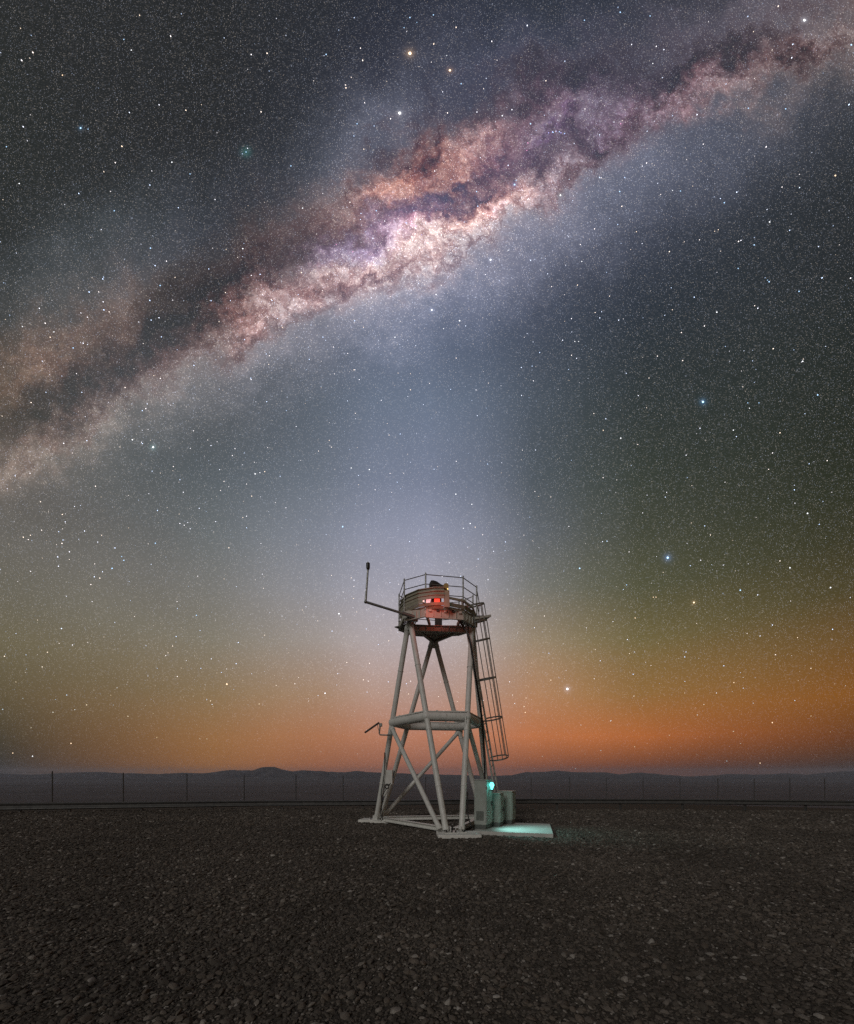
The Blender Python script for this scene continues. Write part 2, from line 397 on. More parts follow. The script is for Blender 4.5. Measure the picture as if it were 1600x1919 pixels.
# ------------------------------------------------------------------ terrain
RAIL = [(-500,13.6,.42,.12),(0,16.4,.41,.11),(250,17.4,.39,.115),(500,18.3,.385,.13),(700,18.3,.40,.16),(1000,18.0,.49,.27),(1300,17.6,.485,.27),(1600,17.0,.46,.24),(2150,14.6,.45,.25)]
def rail_at(px):
    q = np.array(RAIL); return tuple(float(np.interp(px, q[:, 0], q[:, i])) for i in (1, 2, 3))
def edge_r(az):
    if abs(az) > 1.02:
        t = min(1, (abs(az) - 1.02) / .5); px = 800 + F * math.tan(1.02 * (1 if az > 0 else -1))
        return (rail_at(px)[0] / math.cos(1.02)) * (1 - t) + 45 * t
    return rail_at(800 + F * math.tan(az))[0] / math.cos(az)
PLAIN = -150.0
def ground_z(x, y):
    r = math.hypot(x, y); az = math.atan2(x, y); e = edge_r(az) + .6
    if r <= e:
        return .012 * noise.noise((x * .5, y * .5, 0)) * min(1, r / 2)
    d = r - e
    z = -.055 * min(d, 30) - .0
    if d > 30: z -= .42 * (d - 30) - 5 * (1 - math.exp(-(d - 30) / 40)) * .3
    z = -.02 * min(d, 3) + z
    z = max(z, PLAIN + 0)
    if d > 30:
        k = min(1, (d - 30) / 600)
        z += k * (9 * noise.fractal((x / 900, y / 900, 3.1), 1, 2, 5)) + min(1, d / 120) * 1.2 * noise.noise((x / 25, y / 25, 0))
    return z
def polar_sheet(name, radii, naz, fz, mat, az0=-math.pi, az1=math.pi):
    vs, fs = [], []; full = az1 - az0 > 6.28; na = naz if full else naz + 1
    for r in radii:
        for k in range(na):
            a = az0 + (az1 - az0) * k / naz
            x, y = r * math.sin(a), r * math.cos(a); vs.append((x, y, fz(x, y)))
    for i in range(len(radii) - 1):
        for k in range(naz):
            j = (k + 1) % na
            fs.append((i * na + k, i * na + j, (i + 1) * na + j, (i + 1) * na + k))
    me = bpy.data.meshes.new(name); me.from_pydata(vs, [], fs); me.update()
    if me.polygons[0].normal.z < 0: me.flip_normals()
    me.polygons.foreach_set('use_smooth', [True] * len(me.polygons)); me.materials.append(mat)
    o = bpy.data.objects.new(name, me); COL.objects.link(o); return o
gm = bpy.data.materials.new('desert_ground'); gm.use_nodes = True; h = N(gm.node_tree); gb = gm.node_tree.nodes['Principled BSDF']
P = h.new('ShaderNodeNewGeometry').outputs['Position']
far = h.maprange(h.v('LENGTH', P), 70, 700, 0, 1)
vor = h.new('ShaderNodeTexVoronoi'); vor.inputs['Scale'].default_value = 22; gm.node_tree.links.new(P, vor.inputs['Vector'])
cnear = h.ramp(h.noise(P, 30, 8, .7), [(.3, (.040, .034, .028)), (.55, (.085, .072, .060)), (.8, (.15, .13, .11))])
cnear = h.mix(h.maprange(h.noise(P, .7, 4), .35, .7, 0, .5), cnear, (.075, .064, .050, 1))
cfar = h.ramp(h.noise(P, .004, 9, .62), [(.3, (.068, .054, .052)), (.5, (.09, .073, .070)), (.72, (.13, .108, .105))])
cfar = h.mix(h.maprange(h.noise(P, .05, 6, .7), .4, .65, 0, .45), cfar, (.06, .048, .046, 1))
gm.node_tree.links.new(h.mix(far, cnear, cfar), gb.inputs['Base Color']); gb.inputs['Roughness'].default_value = .95
gb.inputs['Specular IOR Level'].default_value = .15
bp = h.new('ShaderNodeBump'); bp.inputs['Distance'].default_value = .03; bp.inputs['Strength'].default_value = .8
gm.node_tree.links.new(h.m('SUBTRACT', h.noise(P, 26, 6, .65), h.m('MULTIPLY', vor.outputs['Distance'], .5)), bp.inputs['Height']); gm.node_tree.links.new(bp.outputs[0], gb.inputs['Normal'])
rad = [0.05]
while rad[-1] < 15800: rad.append(rad[-1] * 1.055 + .12)
ground = polar_sheet('ground', rad, 360, ground_z, gm); prop(ground, kind='structure')

# far mountains: eroded terrain whose crests follow the skyline
SKY = [(-400,1447),(0,1449),(60,1452),(98,1449),(180,1446),(230,1449),(300,1450),(340,1448),(385,1449),(405,1446),(430,1442.5),(455,1443.5),(476,1443),(490,1437.5),(515,1437),(530,1442),(548,1445.5),(568,1443),(592,1444.5),(640,1447),(668,1444.5),(690,1446.5),(740,1449),(800,1450.5),(850,1452),(925,1453.5),(958,1452.5),(985,1446.5),(1012,1447),(1045,1444),(1075,1446.5),(1100,1447),(1135,1447),(1160,1451),(1200,1447.5),(1232,1450.5),(1290,1455),(1330,1453.5),(1370,1450),(1420,1451.5),(1475,1449),(1512,1451.5),(1570,1446),(1600,1444.5),(2000,1446)]
mm = bpy.data.materials.new('mountain_rock'); mm.use_nodes = True; h = N(mm.node_tree); mb = mm.node_tree.nodes['Principled BSDF']
P = h.new('ShaderNodeNewGeometry').outputs['Position']
mm.node_tree.links.new(h.ramp(h.noise(P, .0016, 9, .65), [(.3, (.055, .045, .045)), (.7, (.10, .084, .082))]), mb.inputs['Base Color']); mb.inputs['Roughness'].default_value = 1
SD = 9500.0
_q = np.array(SKY)
def crest(px): return EYE + (HOR - float(np.interp(px, _q[:, 0], _q[:, 1]))) / F
def mount_z(x, y):
    az = math.atan2(x, y); r = math.hypot(x, y); px = 800 + F * math.tan(az); Y = r * math.cos(az)
    top = (crest(px) - EYE) * SD + EYE
    top += 9.0 * noise.fractal((az * 70, 4.2, 0), .8, 2, 5)
    t = (Y - SD) / 2600.0
    if t < 0:
        f = max(0, 1 + t); f = f * f * (3 - 2 * f)
        rg = abs(noise.fractal((x / 420, y / 800, 1.5), .9, 2.1, 6))
        z = PLAIN - 8 + (top - PLAIN + 8) * f * (1 - min(.55, rg * 1.5) * min(1, -t * 5))
        # a nearer, lower chain of foothills
        fh = math.exp(-((Y - 7300 - 500 * noise.noise((az * 5, 0, 9))) / 420) ** 2)
        z = max(z, PLAIN - 8 + fh * (62 + 55 * noise.fractal((az * 16, 7.7, 0), 1, 2, 4)))
    else:
        z = top - 260 * min(1, t * 1.2)
    return z
vs, fs = [], []; NA, YR = 520, [6200 + 60 * i for i in range(56)] + [9560 + 80 * i for i in range(9)]
for Y in YR:
    for k in range(NA + 1):
        px = -380 + (2360) * k / NA; x = (px - 800) / F * Y; vs.append((x, Y, mount_z(x, Y)))
for i in range(len(YR) - 1):
    for k in range(NA):
        a = i * (NA + 1) + k; fs.append((a, a + 1, a + NA + 2, a + NA + 1))
me = bpy.data.meshes.new('mountains'); me.from_pydata(vs, [], fs); me.materials.append(mm)
me.polygons.foreach_set('use_smooth', [True] * len(fs))
mo = bpy.data.objects.new('mountains', me); COL.objects.link(mo); prop(mo, kind='structure')

# ------------------------------------------------------------------ stars: small glowing bodies far beyond the air
sm_ = bpy.data.materials.new('starlight'); sm_.use_nodes = True; t = sm_.node_tree; t.nodes.clear(); h = N(t)
at_ = h.new('ShaderNodeAttribute'); at_.attribute_name = 'tint'
em = h.new('ShaderNodeEmission'); t.links.new(at_.outputs['Color'], em.inputs[0]); em.inputs[1].default_value = 1
o_ = h.new('ShaderNodeOutputMaterial'); t.links.new(em.outputs[0], o_.inputs[0]); sm_.cycles.emission_sampling = 'NONE'
RS = 30000.0
NS = 60000
u = rng.uniform(-.02, 1, NS * 2); ph = rng.uniform(-math.pi, math.pi, NS * 2)
rr = np.sqrt(1 - u * u); dirs = np.stack([rr * np.sin(ph), rr * np.cos(ph), u], 1)
lat = np.arcsin(np.clip(dirs @ np.array(gn), -1, 1))
keep = rng.uniform(0, 1, NS * 2) < (.42 + .58 * np.exp(-(lat / .22) ** 2)) * np.clip((u + .03) / .2, .25, 1)
dirs = dirs[keep][:NS]; n_ = len(dirs)
flux = np.minimum(rng.pareto(1.3, n_) + 1, 40) * .085
temp = rng.uniform(0, 1, n_); lum_ = flux
tint = np.stack([.70 + .50 * temp, .92 + .02 * temp, 1.32 - .62 * temp], 1)
ext_ = np.clip(dirs[:, 2] / .22, .35, 1); 
tint[:, 2] *= .6 + .4 * ext_
size = np.where(flux < .6, 15.0, 15.0 + 9 * np.sqrt(np.minimum(flux, 4) - .5 * (flux > .5)))
size = np.where(flux < .6, 13.0, np.minimum(size, 29)) * np.clip(1.15 - .55 * dirs[:, 2], .6, 1.1)
emi = np.minimum(flux * 1.6, 2.2)[:, None] * tint * ext_[:, None]
OV = np.array([(1,0,0),(-1,0,0),(0,1,0),(0,-1,0),(0,0,1),(0,0,-1)], float)
OF = np.array([(0,2,4),(2,1,4),(1,3,4),(3,0,4),(2,0,5),(1,2,5),(3,1,5),(0,3,5)])
V = (dirs[:, None, :] * RS + OV[None] * size[:, None, None]).reshape(-1, 3)
FC = (OF[None] + (np.arange(n_) * 6)[:, None, None]).reshape(-1, 3)
me = bpy.data.meshes.new('stars'); me.from_pydata(V.tolist(), [], FC.tolist()); me.materials.append(sm_)
ca = me.attributes.new('tint', 'FLOAT_COLOR', 'POINT')
C4 = np.ones((n_ * 6, 4), np.float32); C4[:, :3] = np.repeat(emi, 6, 0); ca.data.foreach_set('color', C4.ravel())
st_ = bpy.data.objects.new('stars', me); COL.objects.link(st_); prop(st_, kind='stuff', label='countless small white and bluish stars filling the night sky')
BR = 'O B W'.split(); BC = {'P': (1, .42, .72), 'V': (.50, .48, 1), 'O': (1, .72, .48), 'B': (.45, .70, 1), 'W': (.95, .97, 1)}
BRIGHT = [(768,100,3.3,'O'),(843,132,2.4,'O'),(749,212,2.9,'W'),(1507,38,2.6,'W'),(669,232,1.4,'B'),(611,102,1.5,'B'),(768,33,1.5,'B'),(757,52,1.2,'B'),(812,28,1.4,'B'),(781,42,1,'B'),(864,157,1.4,'B'),(837,104,1.1,'W'),(941,217,1.5,'W'),(994,232,1.6,'B'),(964,346,1.8,'B'),(967,338,1.2,'B'),(1050,366,1.8,'W'),(989,374,1.4,'W'),(893,359,1.4,'B'),(919,487,2.0,'W'),(809,581,1.9,'W'),(861,601,1.7,'W'),(831,616,1.2,'W'),(817,552,1.4,'W'),(952,469,1.2,'W'),(1317,753,2.4,'B'),(1251,1045,2.4,'B'),(1063,1291,2.4,'W'),(1300,1129,2.0,'O'),(1086,1065,1.7,'B'),(1387,1106,1.7,'B'),(1424,1430,1.4,'O'),(287,838,2.1,'W'),(248,824,1.6,'W'),(151,240,1.9,'B'),(117,141,1.5,'O'),(246,94,1.4,'W'),(232,74,1.3,'B'),(425,1282,1.9,'O'),(609,1299,1.6,'W'),(635,1150,1.7,'W'),(642,987,1.7,'B'),(692,880,1.4,'W'),(658,877,1.3,'W'),(1565,329,1.9,'O'),(1343,585,1.6,'W'),(1163,821,1.5,'W'),(1374,806,1.4,'W'),(1513,962,1.7,'W'),(1556,1101,1.7,'W'),(1532,740,1.7,'B'),(1504,677,1.6,'W'),(1161,359,1.5,'B'),(1260,357,1.2,'W'),(1275,358,1.3,'B'),(1357,380,1.5,'B'),(1090,490,1.3,'W'),(1077,640,1.2,'W'),(1084,640,1.1,'W'),(137,652,1.5,'B'),(101,622,1.3,'W'),(42,612,1.3,'W'),(322,304,1.5,'W'),(567,390,1.4,'W'),(545,311,1.4,'B'),(455,466,1.5,'W'),(356,326,1.3,'B'),(232,1050,1.4,'B'),(210,1065,1.6,'B'),(228,1043,1.2,'B'),(291,1018,1.4,'B'),(368,1153,1.3,'B'),(478,888,1.5,'W'),(740,632,1.4,'W'),(1401,755,1.2,'B'),(1422,755,1.2,'B'),(1404,765,1.2,'W'),(1441,528,1.6,'B'),(1438,525,1.1,'B'),(1383,503,1.3,'B'),(1497,546,1.5,'B'),(1223,119,1.3,'W'),(1162,23,1.6,'B'),(1095,38,1.4,'B'),(1218,30,1.4,'B'),(1595,84,1.9,'B'),(1472,204,1.5,'B'),(1402,203,1.4,'B'),(1442,416,1.6,'W'),(1413,459,1.5,'B'),(1224,1119,1.2,'O'),(1229,1119,1.2,'O'),(1174,1096,1.2,'B'),(1137,1014,1.2,'B'),(1190,1158,1.3,'O'),(1375,1279,1.3,'O'),(1447,1354,1.5,'O'),(984,1335,1.3,'O'),(133,1393,1.5,'O'),(61,1417,1.5,'W'),(24,1411,1.4,'O'),(282,465,1.6,'B'),(300,535,1.5,'B'),(36,344,1.5,'W'),(12,275,1.4,'B'),(214,395,1.4,'B'),(165,242,1.2,'B'),(779,428,1.5,'W'),(762,418,1.3,'B'),(705,395,1.4,'B'),(1036,248,1.5,'B'),(1048,247,1.3,'B'),(1058,250,1.2,'B'),(461,285,1.3,'B'),(1480,1064,1.6,'W'),(884,945,1.3,'W'),(854,926,1.4,'W'),(881,981,1.4,'W'),(868,990,1.2,'W'),(779,424,1.7,'P'),(661,472,1.2,'P'),(630,458,1.1,'P'),(989,268,1.3,'P'),(987,282,1.1,'P'),(1163,232,1.2,'P'),(1028,249,1.2,'V'),(1035,247,1.3,'V'),(1042,246,1.2,'V'),(1051,249,1.3,'V'),(1057,251,1.1,'V'),(760,417,1.2,'V'),(790,440,1.1,'V')]
bm = bmesh.new(); cl = []
for px, py, mg, c in BRIGHT:
    d = ray(px, py); rad_ = RS * .00088 * (mg ** 1.15) * d.y
    n0 = len(bm.verts); bmesh.ops.create_icosphere(bm, subdivisions=2, radius=rad_)
    bm.verts.ensure_lookup_table(); rdl = (Vector((0, 1, 0)) - d * d.y).normalized()
    for v in bm.verts[n0:]: v.co = v.co + rdl * (v.co.dot(rdl) * (d.y - 1)) + d * RS * .97
    cc = BC[c]; k = .55 + .8 * mg
    cl += [(cc[0] * k, cc[1] * k, cc[2] * k, 1)] * (len(bm.verts) - n0)
me = bpy.data.meshes.new('bright_stars'); bm.to_mesh(me); bm.free(); me.materials.append(sm_)
ca = me.attributes.new('tint', 'FLOAT_COLOR', 'POINT'); ca.data.foreach_set('color', np.array(cl, np.float32).ravel())
bs_ = bpy.data.objects.new('bright_stars', me); COL.objects.link(bs_); prop(bs_, kind='stuff', label='bright stars and planets scattered over the night sky')

# ------------------------------------------------------------------ tower
C = Vector((.349, 12.608, 0))
def pol(a, r, z): return Vector((C.x + r * math.cos(R(a)), C.y + r * math.sin(R(a)), z))
ZT = 5.92
foot = {'F': pol(-80.8, 2.12, .10), 'B': pol(38.2, 2.064, .12), 'L': pol(158.2, 2.064, .12)}
top = {'TL': pol(-143.2, 1.075, ZT), 'TR': pol(-23.2, 1.075, ZT), 'TB': pol(96.8, 1.075, ZT)}
tower = thing('observation_tower', (C.x, C.y, 0), 'tall white tubular steel tower with railed deck and caged ladder', 'tower')
def side(v, w, k):       # shift v by k metres at right angles to the radial direction, towards w
    rd = Vector((v.x - C.x, v.y - C.y, 0)).normalized(); tg = Vector((-rd.y, rd.x, 0))
    if tg.dot(Vector(w) - v) < 0: tg = -tg
    return v + tg * k
LEGS = [('L', 'TL'), ('F', 'TL'), ('F', 'TR'), ('B', 'TR'), ('B', 'TB'), ('L', 'TB')]
legline = {}
for a, b in LEGS:
    p0 = side(foot[a], top[b], .20 if a == 'F' else .16); p1 = side(top[b], foot[a], .07 if b != 'TR' else .02)
    legline[(a, b)] = (p0, p1)
    bm = bmesh.new(); d = (p1 - p0).normalized(); L = (p1 - p0).length
    tube(bm, p0 + d * .06, p1, .078, 18)
    for tt in (.2, .46, .78, ):      # welded joints and flanges
        q = p0 + d * (L * tt); tube(bm, q - d * .012, q + d * .012, .088, 18)
    q = p0 + d * .10; tube(bm, q - d * .05, q + d * .05, .088, 18)
    q = p1 - d * .10; tube(bm, q - d * .05, q + d * .04, .088, 18)
    build('leg', bm, M['paint'], tower, smooth=True)
def onleg(k, z):
    p0, p1 = legline[k]; return p0 + (p1 - p0) * ((z - p0.z) / (p1.z - p0.z))
ZR = 3.15
ringv = [onleg(k, ZR) for k in LEGS]
# mid-height ring of six thick tubes, with flat flange on top
ctr = sum(ringv, Vector()) / 6
rv = [ctr + (v - ctr) * .985 for v in ringv]
for i in range(6):
    a, b = rv[i], rv[(i + 1) % 6]; dd = (b - a).normalized()
    bm = bmesh.new(); tube(bm, a + dd * .01, b - dd * .01, .13, 20)
    beam(bm, a + Vector((0, 0, .13)), b + Vector((0, 0, .145)), .16, .03)
    for tt in (.25, .75):
        q = a.lerp(b, tt); box(bm, q + Vector((0, 0, .155)), (.05, .12, .03), dd)
    build('ring_beam', bm, M['paint'], tower, smooth=True)
for v in rv:
    bm = bmesh.new(); sphere(bm, v, .138, 2); build('ring_joint', bm, M['paint'], tower, smooth=True)
# lower braces, one per face, from ring to foot
for k, f_ in ((('L', 'TL'), 'F'), (('B', 'TB'), 'L'), (('F', 'TR'), 'B')):
    a = onleg(k, ZR - .14); ft = foot[f_]; tgt = side(ft, a, .36); tgt.z = .16
    bm = bmesh.new(); d = (tgt - a).normalized(); tube(bm, a, tgt, .066, 16)
    tube(bm, tgt - d * .12, tgt, .078, 16); tube(bm, a + d * .05, a + d * .15, .08, 16)
    build('brace', bm, M['paint'], tower, smooth=True)
    bm = bmesh.new(); box(bm, a + Vector((0, 0, .02)), (.24, .03, .26), (a - tgt).cross(Vector((0, 0, 1))).cross(Vector((0, 0, 1)))); build('gusset_plate', bm, M['paint'], tower)
# base beams on the ground
for a, b in (('L', 'F'), ('F', 'B'), ('B', 'L')):
    p, q = foot[a].copy(), foot[b].copy(); p.z = q.z = .13; d = (q - p).normalized()
    bm = bmesh.new(); p += d * .15; q -= d * .15
    beam(bm, p + Vector((0, 0, .055)), q + Vector((0, 0, .055)), .13, .014)
    beam(bm, p - Vector((0, 0, .055)), q - Vector((0, 0, .055)), .13, .014)
    beam(bm, p, q, .012, .096)
    build('base_beam', bm, M['paint'], tower)
# foot plates with bolts
bolt0 = None
for k, v in foot.items():
    rd = Vector((v.x - C.x, v.y - C.y, 0)).normalized()
    bm = bmesh.new(); box(bm, (v.x, v.y, .10), (.46, .56, .025), rd)
    for s in (-.17, .17):
        tg = Vector((-rd.y, rd.x, 0)); p = Vector((v.x, v.y, .175)) + tg * s
        box(bm, p, (.16, .018, .13), rd); box(bm, p + tg * .07, (.16, .018, .13), rd)
    fp = build('foot_plate', bm, M['paint'], tower)
    for i, (s, q) in enumerate(((-.22, -.17), (-.22, .17), (.22, -.17), (.22, .17), (0.0, -.20), (0, .20), (-.1, .2), (-.1, -.2))):
        tg = Vector((-rd.y, rd.x, 0)); p = Vector((v.x, v.y, .113)) + tg * s + rd * q
        if bolt0 is None:
            bm = bmesh.new(); tube(bm, p, p + Vector((0, 0, .03)), .022, 6); tube(bm, p + Vector((0, 0, .03)), p + Vector((0, 0, .06)), .010, 8)
            bolt0 = build('bolt', bm, M['darkmetal'], fp, loc=p)
        else: copy_at(bolt0, p, fp)
# heads of the three upper nodes
for k, v in top.items():
    rd = Vector((v.x - C.x, v.y - C.y, 0)).normalized(); tg = Vector((-rd.y, rd.x, 0))
    bm = bmesh.new(); box(bm, v + Vector((0, 0, -.06)), (.10, .30, .20), rd, .008); tube(bm, v - Vector((0, 0, .10)), v + Vector((0, 0, .16)), .07, 16)
    sphere(bm, v + Vector((0, 0, -.02)), .10, 2)
    build('node_head', bm, M['paint'], tower, smooth=True)
# deck: octagonal ring beam, joists, underside plate, walkway gratings
ZD = 6.08
opt = [Vector((x, y, ZD)) for x, y in ((-.037, 11.31), (1.01, 11.50), (1.46, 12.09), (1.42, 12.72), (1.02, 13.12), (.30, 13.28), (-.45, 13.15), (-.86, 12.66), (-.645, 11.66))]
DC = Vector((.33, 12.28, 0))
n8 = len(opt)
for i in range(n8):
    a, b = opt[i], opt[(i + 1) % n8]; dn = {8: .20, 0: .22, 1: .22, 2: .14}.get(i, .11)
    bm = bmesh.new(); beam(bm, a - Vector((0, 0, dn / 2 - .015)), b - Vector((0, 0, dn / 2 - .015)), .05, dn); beam(bm, a + Vector((0, 0, .06)), b + Vector((0, 0, .06)), .008, .08)
    for tt in (.2, .4, .6, .8):
        q = a.lerp(b, tt); dd = (b - a).normalized(); nn = Vector((dd.y, -dd.x, 0))
        if dn > .15: box(bm, q + nn * .035 - Vector((0, 0, .08)), (.012, .03, .17), dd)
    build('deck_edge_beam', bm, M['deckpaint'], tower)
for (p, q) in (('TL', 'TR'), ('TR', 'TB'), ('TB', 'TL')):
    fr = 'TB' not in (p, q); hh = .16 if fr else .09; dz = Vector((0, 0, -.09 if fr else .05))
    a, b = top[p] + dz, top[q] + dz; d = (b - a).normalized(); a = a + d * .08; b = b - d * .08
    bm = bmesh.new(); beam(bm, a, b, .012, hh); beam(bm, a + Vector((0, 0, hh / 2)), b + Vector((0, 0, hh / 2)), .10, .014); beam(bm, a - Vector((0, 0, hh / 2)), b - Vector((0, 0, hh / 2)), .10, .014)
    for tt in np.linspace(.12, .88, 7): beam(bm, a.lerp(b, tt) - Vector((0, 0, hh / 2 - .01)), a.lerp(b, tt) + Vector((0, 0, hh / 2 - .01)), .09, .01, d)
    build('frame_beam', bm, M['deckpaint'], tower)
hub = pol(0, 0, 0)
bm = bmesh.new(); prism(bm, [(-.35, 12.25), (1.0, 12.25), (1.1, 12.6), (.95, 12.95), (-.35, 12.95), (-.5, 12.6)], ZD - .115, ZD - .08); build('floor_plate', bm, M['deckpaint'], tower)
bm = bmesh.new()    # tapering bracket below the rear of the floor down to the rear node
b0 = [Vector((.80, 12.80, ZD + .02)), Vector((.62, 13.05, ZD + .02)), Vector((0, 13.05, ZD + .02)), Vector((-.22, 12.80, ZD + .02))]
apx = top['TB'] + Vector((0, -.05, .085))
A_ = [bm.verts.new(v) for v in b0]; B_ = [bm.verts.new(apx + Vector((s, t_, 0))) for s, t_ in ((.17, -.12), (.15, .06), (-.15, .06), (-.17, -.12))]
for i in range(4): bm.faces.new((A_[i], A_[(i + 1) % 4], B_[(i + 1) % 4], B_[i]))
bm.faces.new(A_[::-1]); bm.faces.new(B_); bmesh.ops.recalc_face_normals(bm, faces=bm.faces[:])
build('support_bracket', bm, M['deckpaint'], tower)
for i, v in enumerate(opt):
    inn = DC + (v - DC) * .62; inn.z = ZD - .05
    if i in (0, 1): inn = Vector((v.x + (.12 if i == 0 else -.1), 12.25, ZD - .06))
    bm = bmesh.new(); beam(bm, v - Vector((0, 0, .06)), inn - Vector((0, 0, .01)), .06, .09); build('joist', bm, M['deckpaint'], tower)
for i in range(n8):      # gratings as bars, left open at the front between the joists
    if i in (0, 8): continue
    a, b = opt[i], opt[(i + 1) % n8]; ia = DC + (a - DC) * .6; ib = DC + (b - DC) * .6
    bm = bmesh.new()
    for k in range(9):
        t0 = (k + .5) / 9; p = a.lerp(ia, t0); q = b.lerp(ib, t0); p.z = q.z = ZD - .02; beam(bm, p, q, .022, .03)
    g_ = build('grating', bm, M['galv'], tower); g_['kind'] = 'stuff'
# railing posts and three rails
ZP = 7.10
post0 = None
for i, v in enumerate(opt):
    if post0 is None:
        bm = bmesh.new(); tube(bm, v - Vector((0, 0, .1)), Vector((v.x, v.y, ZP)), .021, 10); sphere(bm, (v.x, v.y, ZP), .022, 1)
        box(bm, v + Vector((0, 0, .01)), (.08, .08, .02)); post0 = build('railing_post', bm, M['galv'], tower, loc=v, smooth=True)
    else: copy_at(post0, v, tower)
for i in range(n8):
    if i == 2: continue       # opening for the ladder
    a, b = opt[i], opt[(i + 1) % n8]
    for zz in (ZP - .04, ZP - .30, ZP - .57):
        bm = bmesh.new(); tube(bm, (a.x, a.y, zz), (b.x, b.y, zz), .0125, 8); build('handrail', bm, M['galv'], tower, smooth=True)
a, b = opt[2], opt[3]
bm = bmesh.new(); poly_tube(bm, [(a.x, a.y, ZP - .1), (a.x + .1, a.y + .25, ZP - .35), (a.x + .12, a.y + .4, ZP - .62)], .0125); build('safety_chain', bm, M['galv'], tower)
# small hanging frame on the left end of the deck
bm = bmesh.new(); v = opt[7]
for k in range(4):
    z = ZD - .02 - .0 + .10 * k; beam(bm, Vector((v.x - .02, v.y, z)), Vector((v.x + .45, v.y - .35, z)), .02, .018)
build('step_grille', bm, M['galv'], tower)
bm = bmesh.new(); beam(bm, at(745, 1177, 12.6), at(776, 1170, 12.1), .25, .03); build('end_plate', bm, M['galv'], tower)
bm = bmesh.new(); beam(bm, at(884, 1163, 12.0), at(913, 1158, 12.2), .42, .06); build('landing_plate', bm, M['deckpaint'], tower)
for k in range(5):      # brackets and junctions hanging below the deck front
    p = opt[0].lerp(opt[1], .12 + .2 * k); q = p + Vector((0, -.05, -.02 + .02 * (k % 2)))
    bm = bmesh.new(); box(bm, q, (.08, .05, .06), bev=.006); build('junction_box', bm, M['darkmetal' if k % 2 else 'deckpaint'], tower)

# ------------------------------------------------------------------ ladder with cage (part of the tower)
lb, lt = at(934.5, 1531, 0.0001), None
lb = Vector((2.50, 13.85, 0)); lt = Vector((1.19, 12.25, 6.15))
ax = (lt - lb).normalized(); nrm = Vector((.93, -.37, 0)); nrm = (nrm - ax * nrm.dot(ax)).normalized(); hz = ax.cross(nrm).normalized()
LL = (lt - lb).length
ladder = bpy.data.objects.new('ladder', None); COL.objects.link(ladder); ladder.parent = tower; ladder.location = lb - origin(tower)
bm = bmesh.new()
beam(bm, lb - hz * .2, lt - hz * .2 + ax * .6, .03, .055, nrm); stile = build('stile', bm, M['paint'], ladder)
bm = bmesh.new(); beam(bm, lb + hz * .2, lt + hz * .2 + ax * .6, .03, .055, nrm); build('stile', bm, M['paint'], ladder)
r0 = None
for k in range(22):
    p = lb + ax * (.25 + .28 * k)
    if r0 is None:
        bm = bmesh.new(); tube(bm, p - hz * .19, p + hz * .19, .012, 8); r0 = build('rung', bm, M['galv'], ladder, loc=p)
    else: copy_at(r0, p, ladder)
CR = .31
def cage(s, aa): return lb + ax * s + nrm * (.27 + CR * math.cos(aa)) + hz * (CR * math.sin(aa))
def s_for(py):
    lo, hi = 0, 8
    for _ in range(30):
        mid = (lo + hi) / 2; q = cage(mid, 0)
        if HOR - F * (q.z - EYE) / q.y > py: lo = mid
        else: hi = mid
    return lo
s_hoops = [s_for(v) for v in (1418, 1344, 1269, 1196, 1161, 1130)]
for s in s_hoops:
    pts = [lb + ax * s - hz * .2] + [cage(s, R(q)) for q in range(-120, 121, 15)] + [lb + ax * s + hz * .2]
    bm = bmesh.new()
    for a, b in zip(pts, pts[1:]): beam(bm, a, b, .006, .045, ax)
    build('hoop', bm, M['galv'], ladder)
for q in (-84, -56, -28, 8, 62):
    bm = bmesh.new(); beam(bm, cage(s_hoops[0], R(q)), cage(s_hoops[-1], R(q)), .024, .012, hz); build('cage_bar', bm, M['galv'], ladder)
# ladder ties
for s in (1.0, 3.1, 5.2):
    bm = bmesh.new(); p = lb + ax * s; lg = onleg(('B', 'TR'), p.z); beam(bm, p, lg, .03, .03); build('ladder_tie', bm, M['galv'], ladder)

# ------------------------------------------------------------------ clamshell dome on the deck
dome = thing('telescope_dome', (C.x, C.y, ZD), 'round clamshell telescope dome with left half raised and right half folded down', 'dome')
def dpol(a, r, z): return Vector((DC.x + r * math.cos(R(a)), DC.y + r * math.sin(R(a)), z))
def arc_wall(bm, angs, r, z0, z1, r2=None, th=.02):
    r2 = r if r2 is None else r2
    for p, q in zip(angs, angs[1:]):
        P0, P1 = dpol(p, r, z0), dpol(q, r, z0); Q0, Q1 = dpol(p, r2, z1), dpol(q, r2, z1)
        i0, i1, j0, j1 = dpol(p, r - th, z0), dpol(q, r - th, z0), dpol(p, r2 - th, z1), dpol(q, r2 - th, z1)
        v = [bm.verts.new(x) for x in (P0, P1, Q1, Q0, i0, i1, j1, j0)]
        for f_ in ((0, 1, 2, 3), (7, 6, 5, 4), (0, 4, 5, 1), (3, 2, 6, 7), (0, 3, 7, 4), (1, 5, 6, 2)): bm.faces.new([v[i] for i in f_])
    bmesh.ops.recalc_face_normals(bm, faces=bm.faces[:])
FULL = [176, 192, 214, 240, 264, 277]
bands = [(6.10, 6.165, 1.02, 1.08), (6.17, 6.24, 1.11, 1.135), (6.245, 6.335, 1.15, 1.14), (6.34, 6.45, 1.145, 1.13), (6.455, 6.56, 1.135, 1.11), (6.565, 6.66, 1.115, 1.08)]
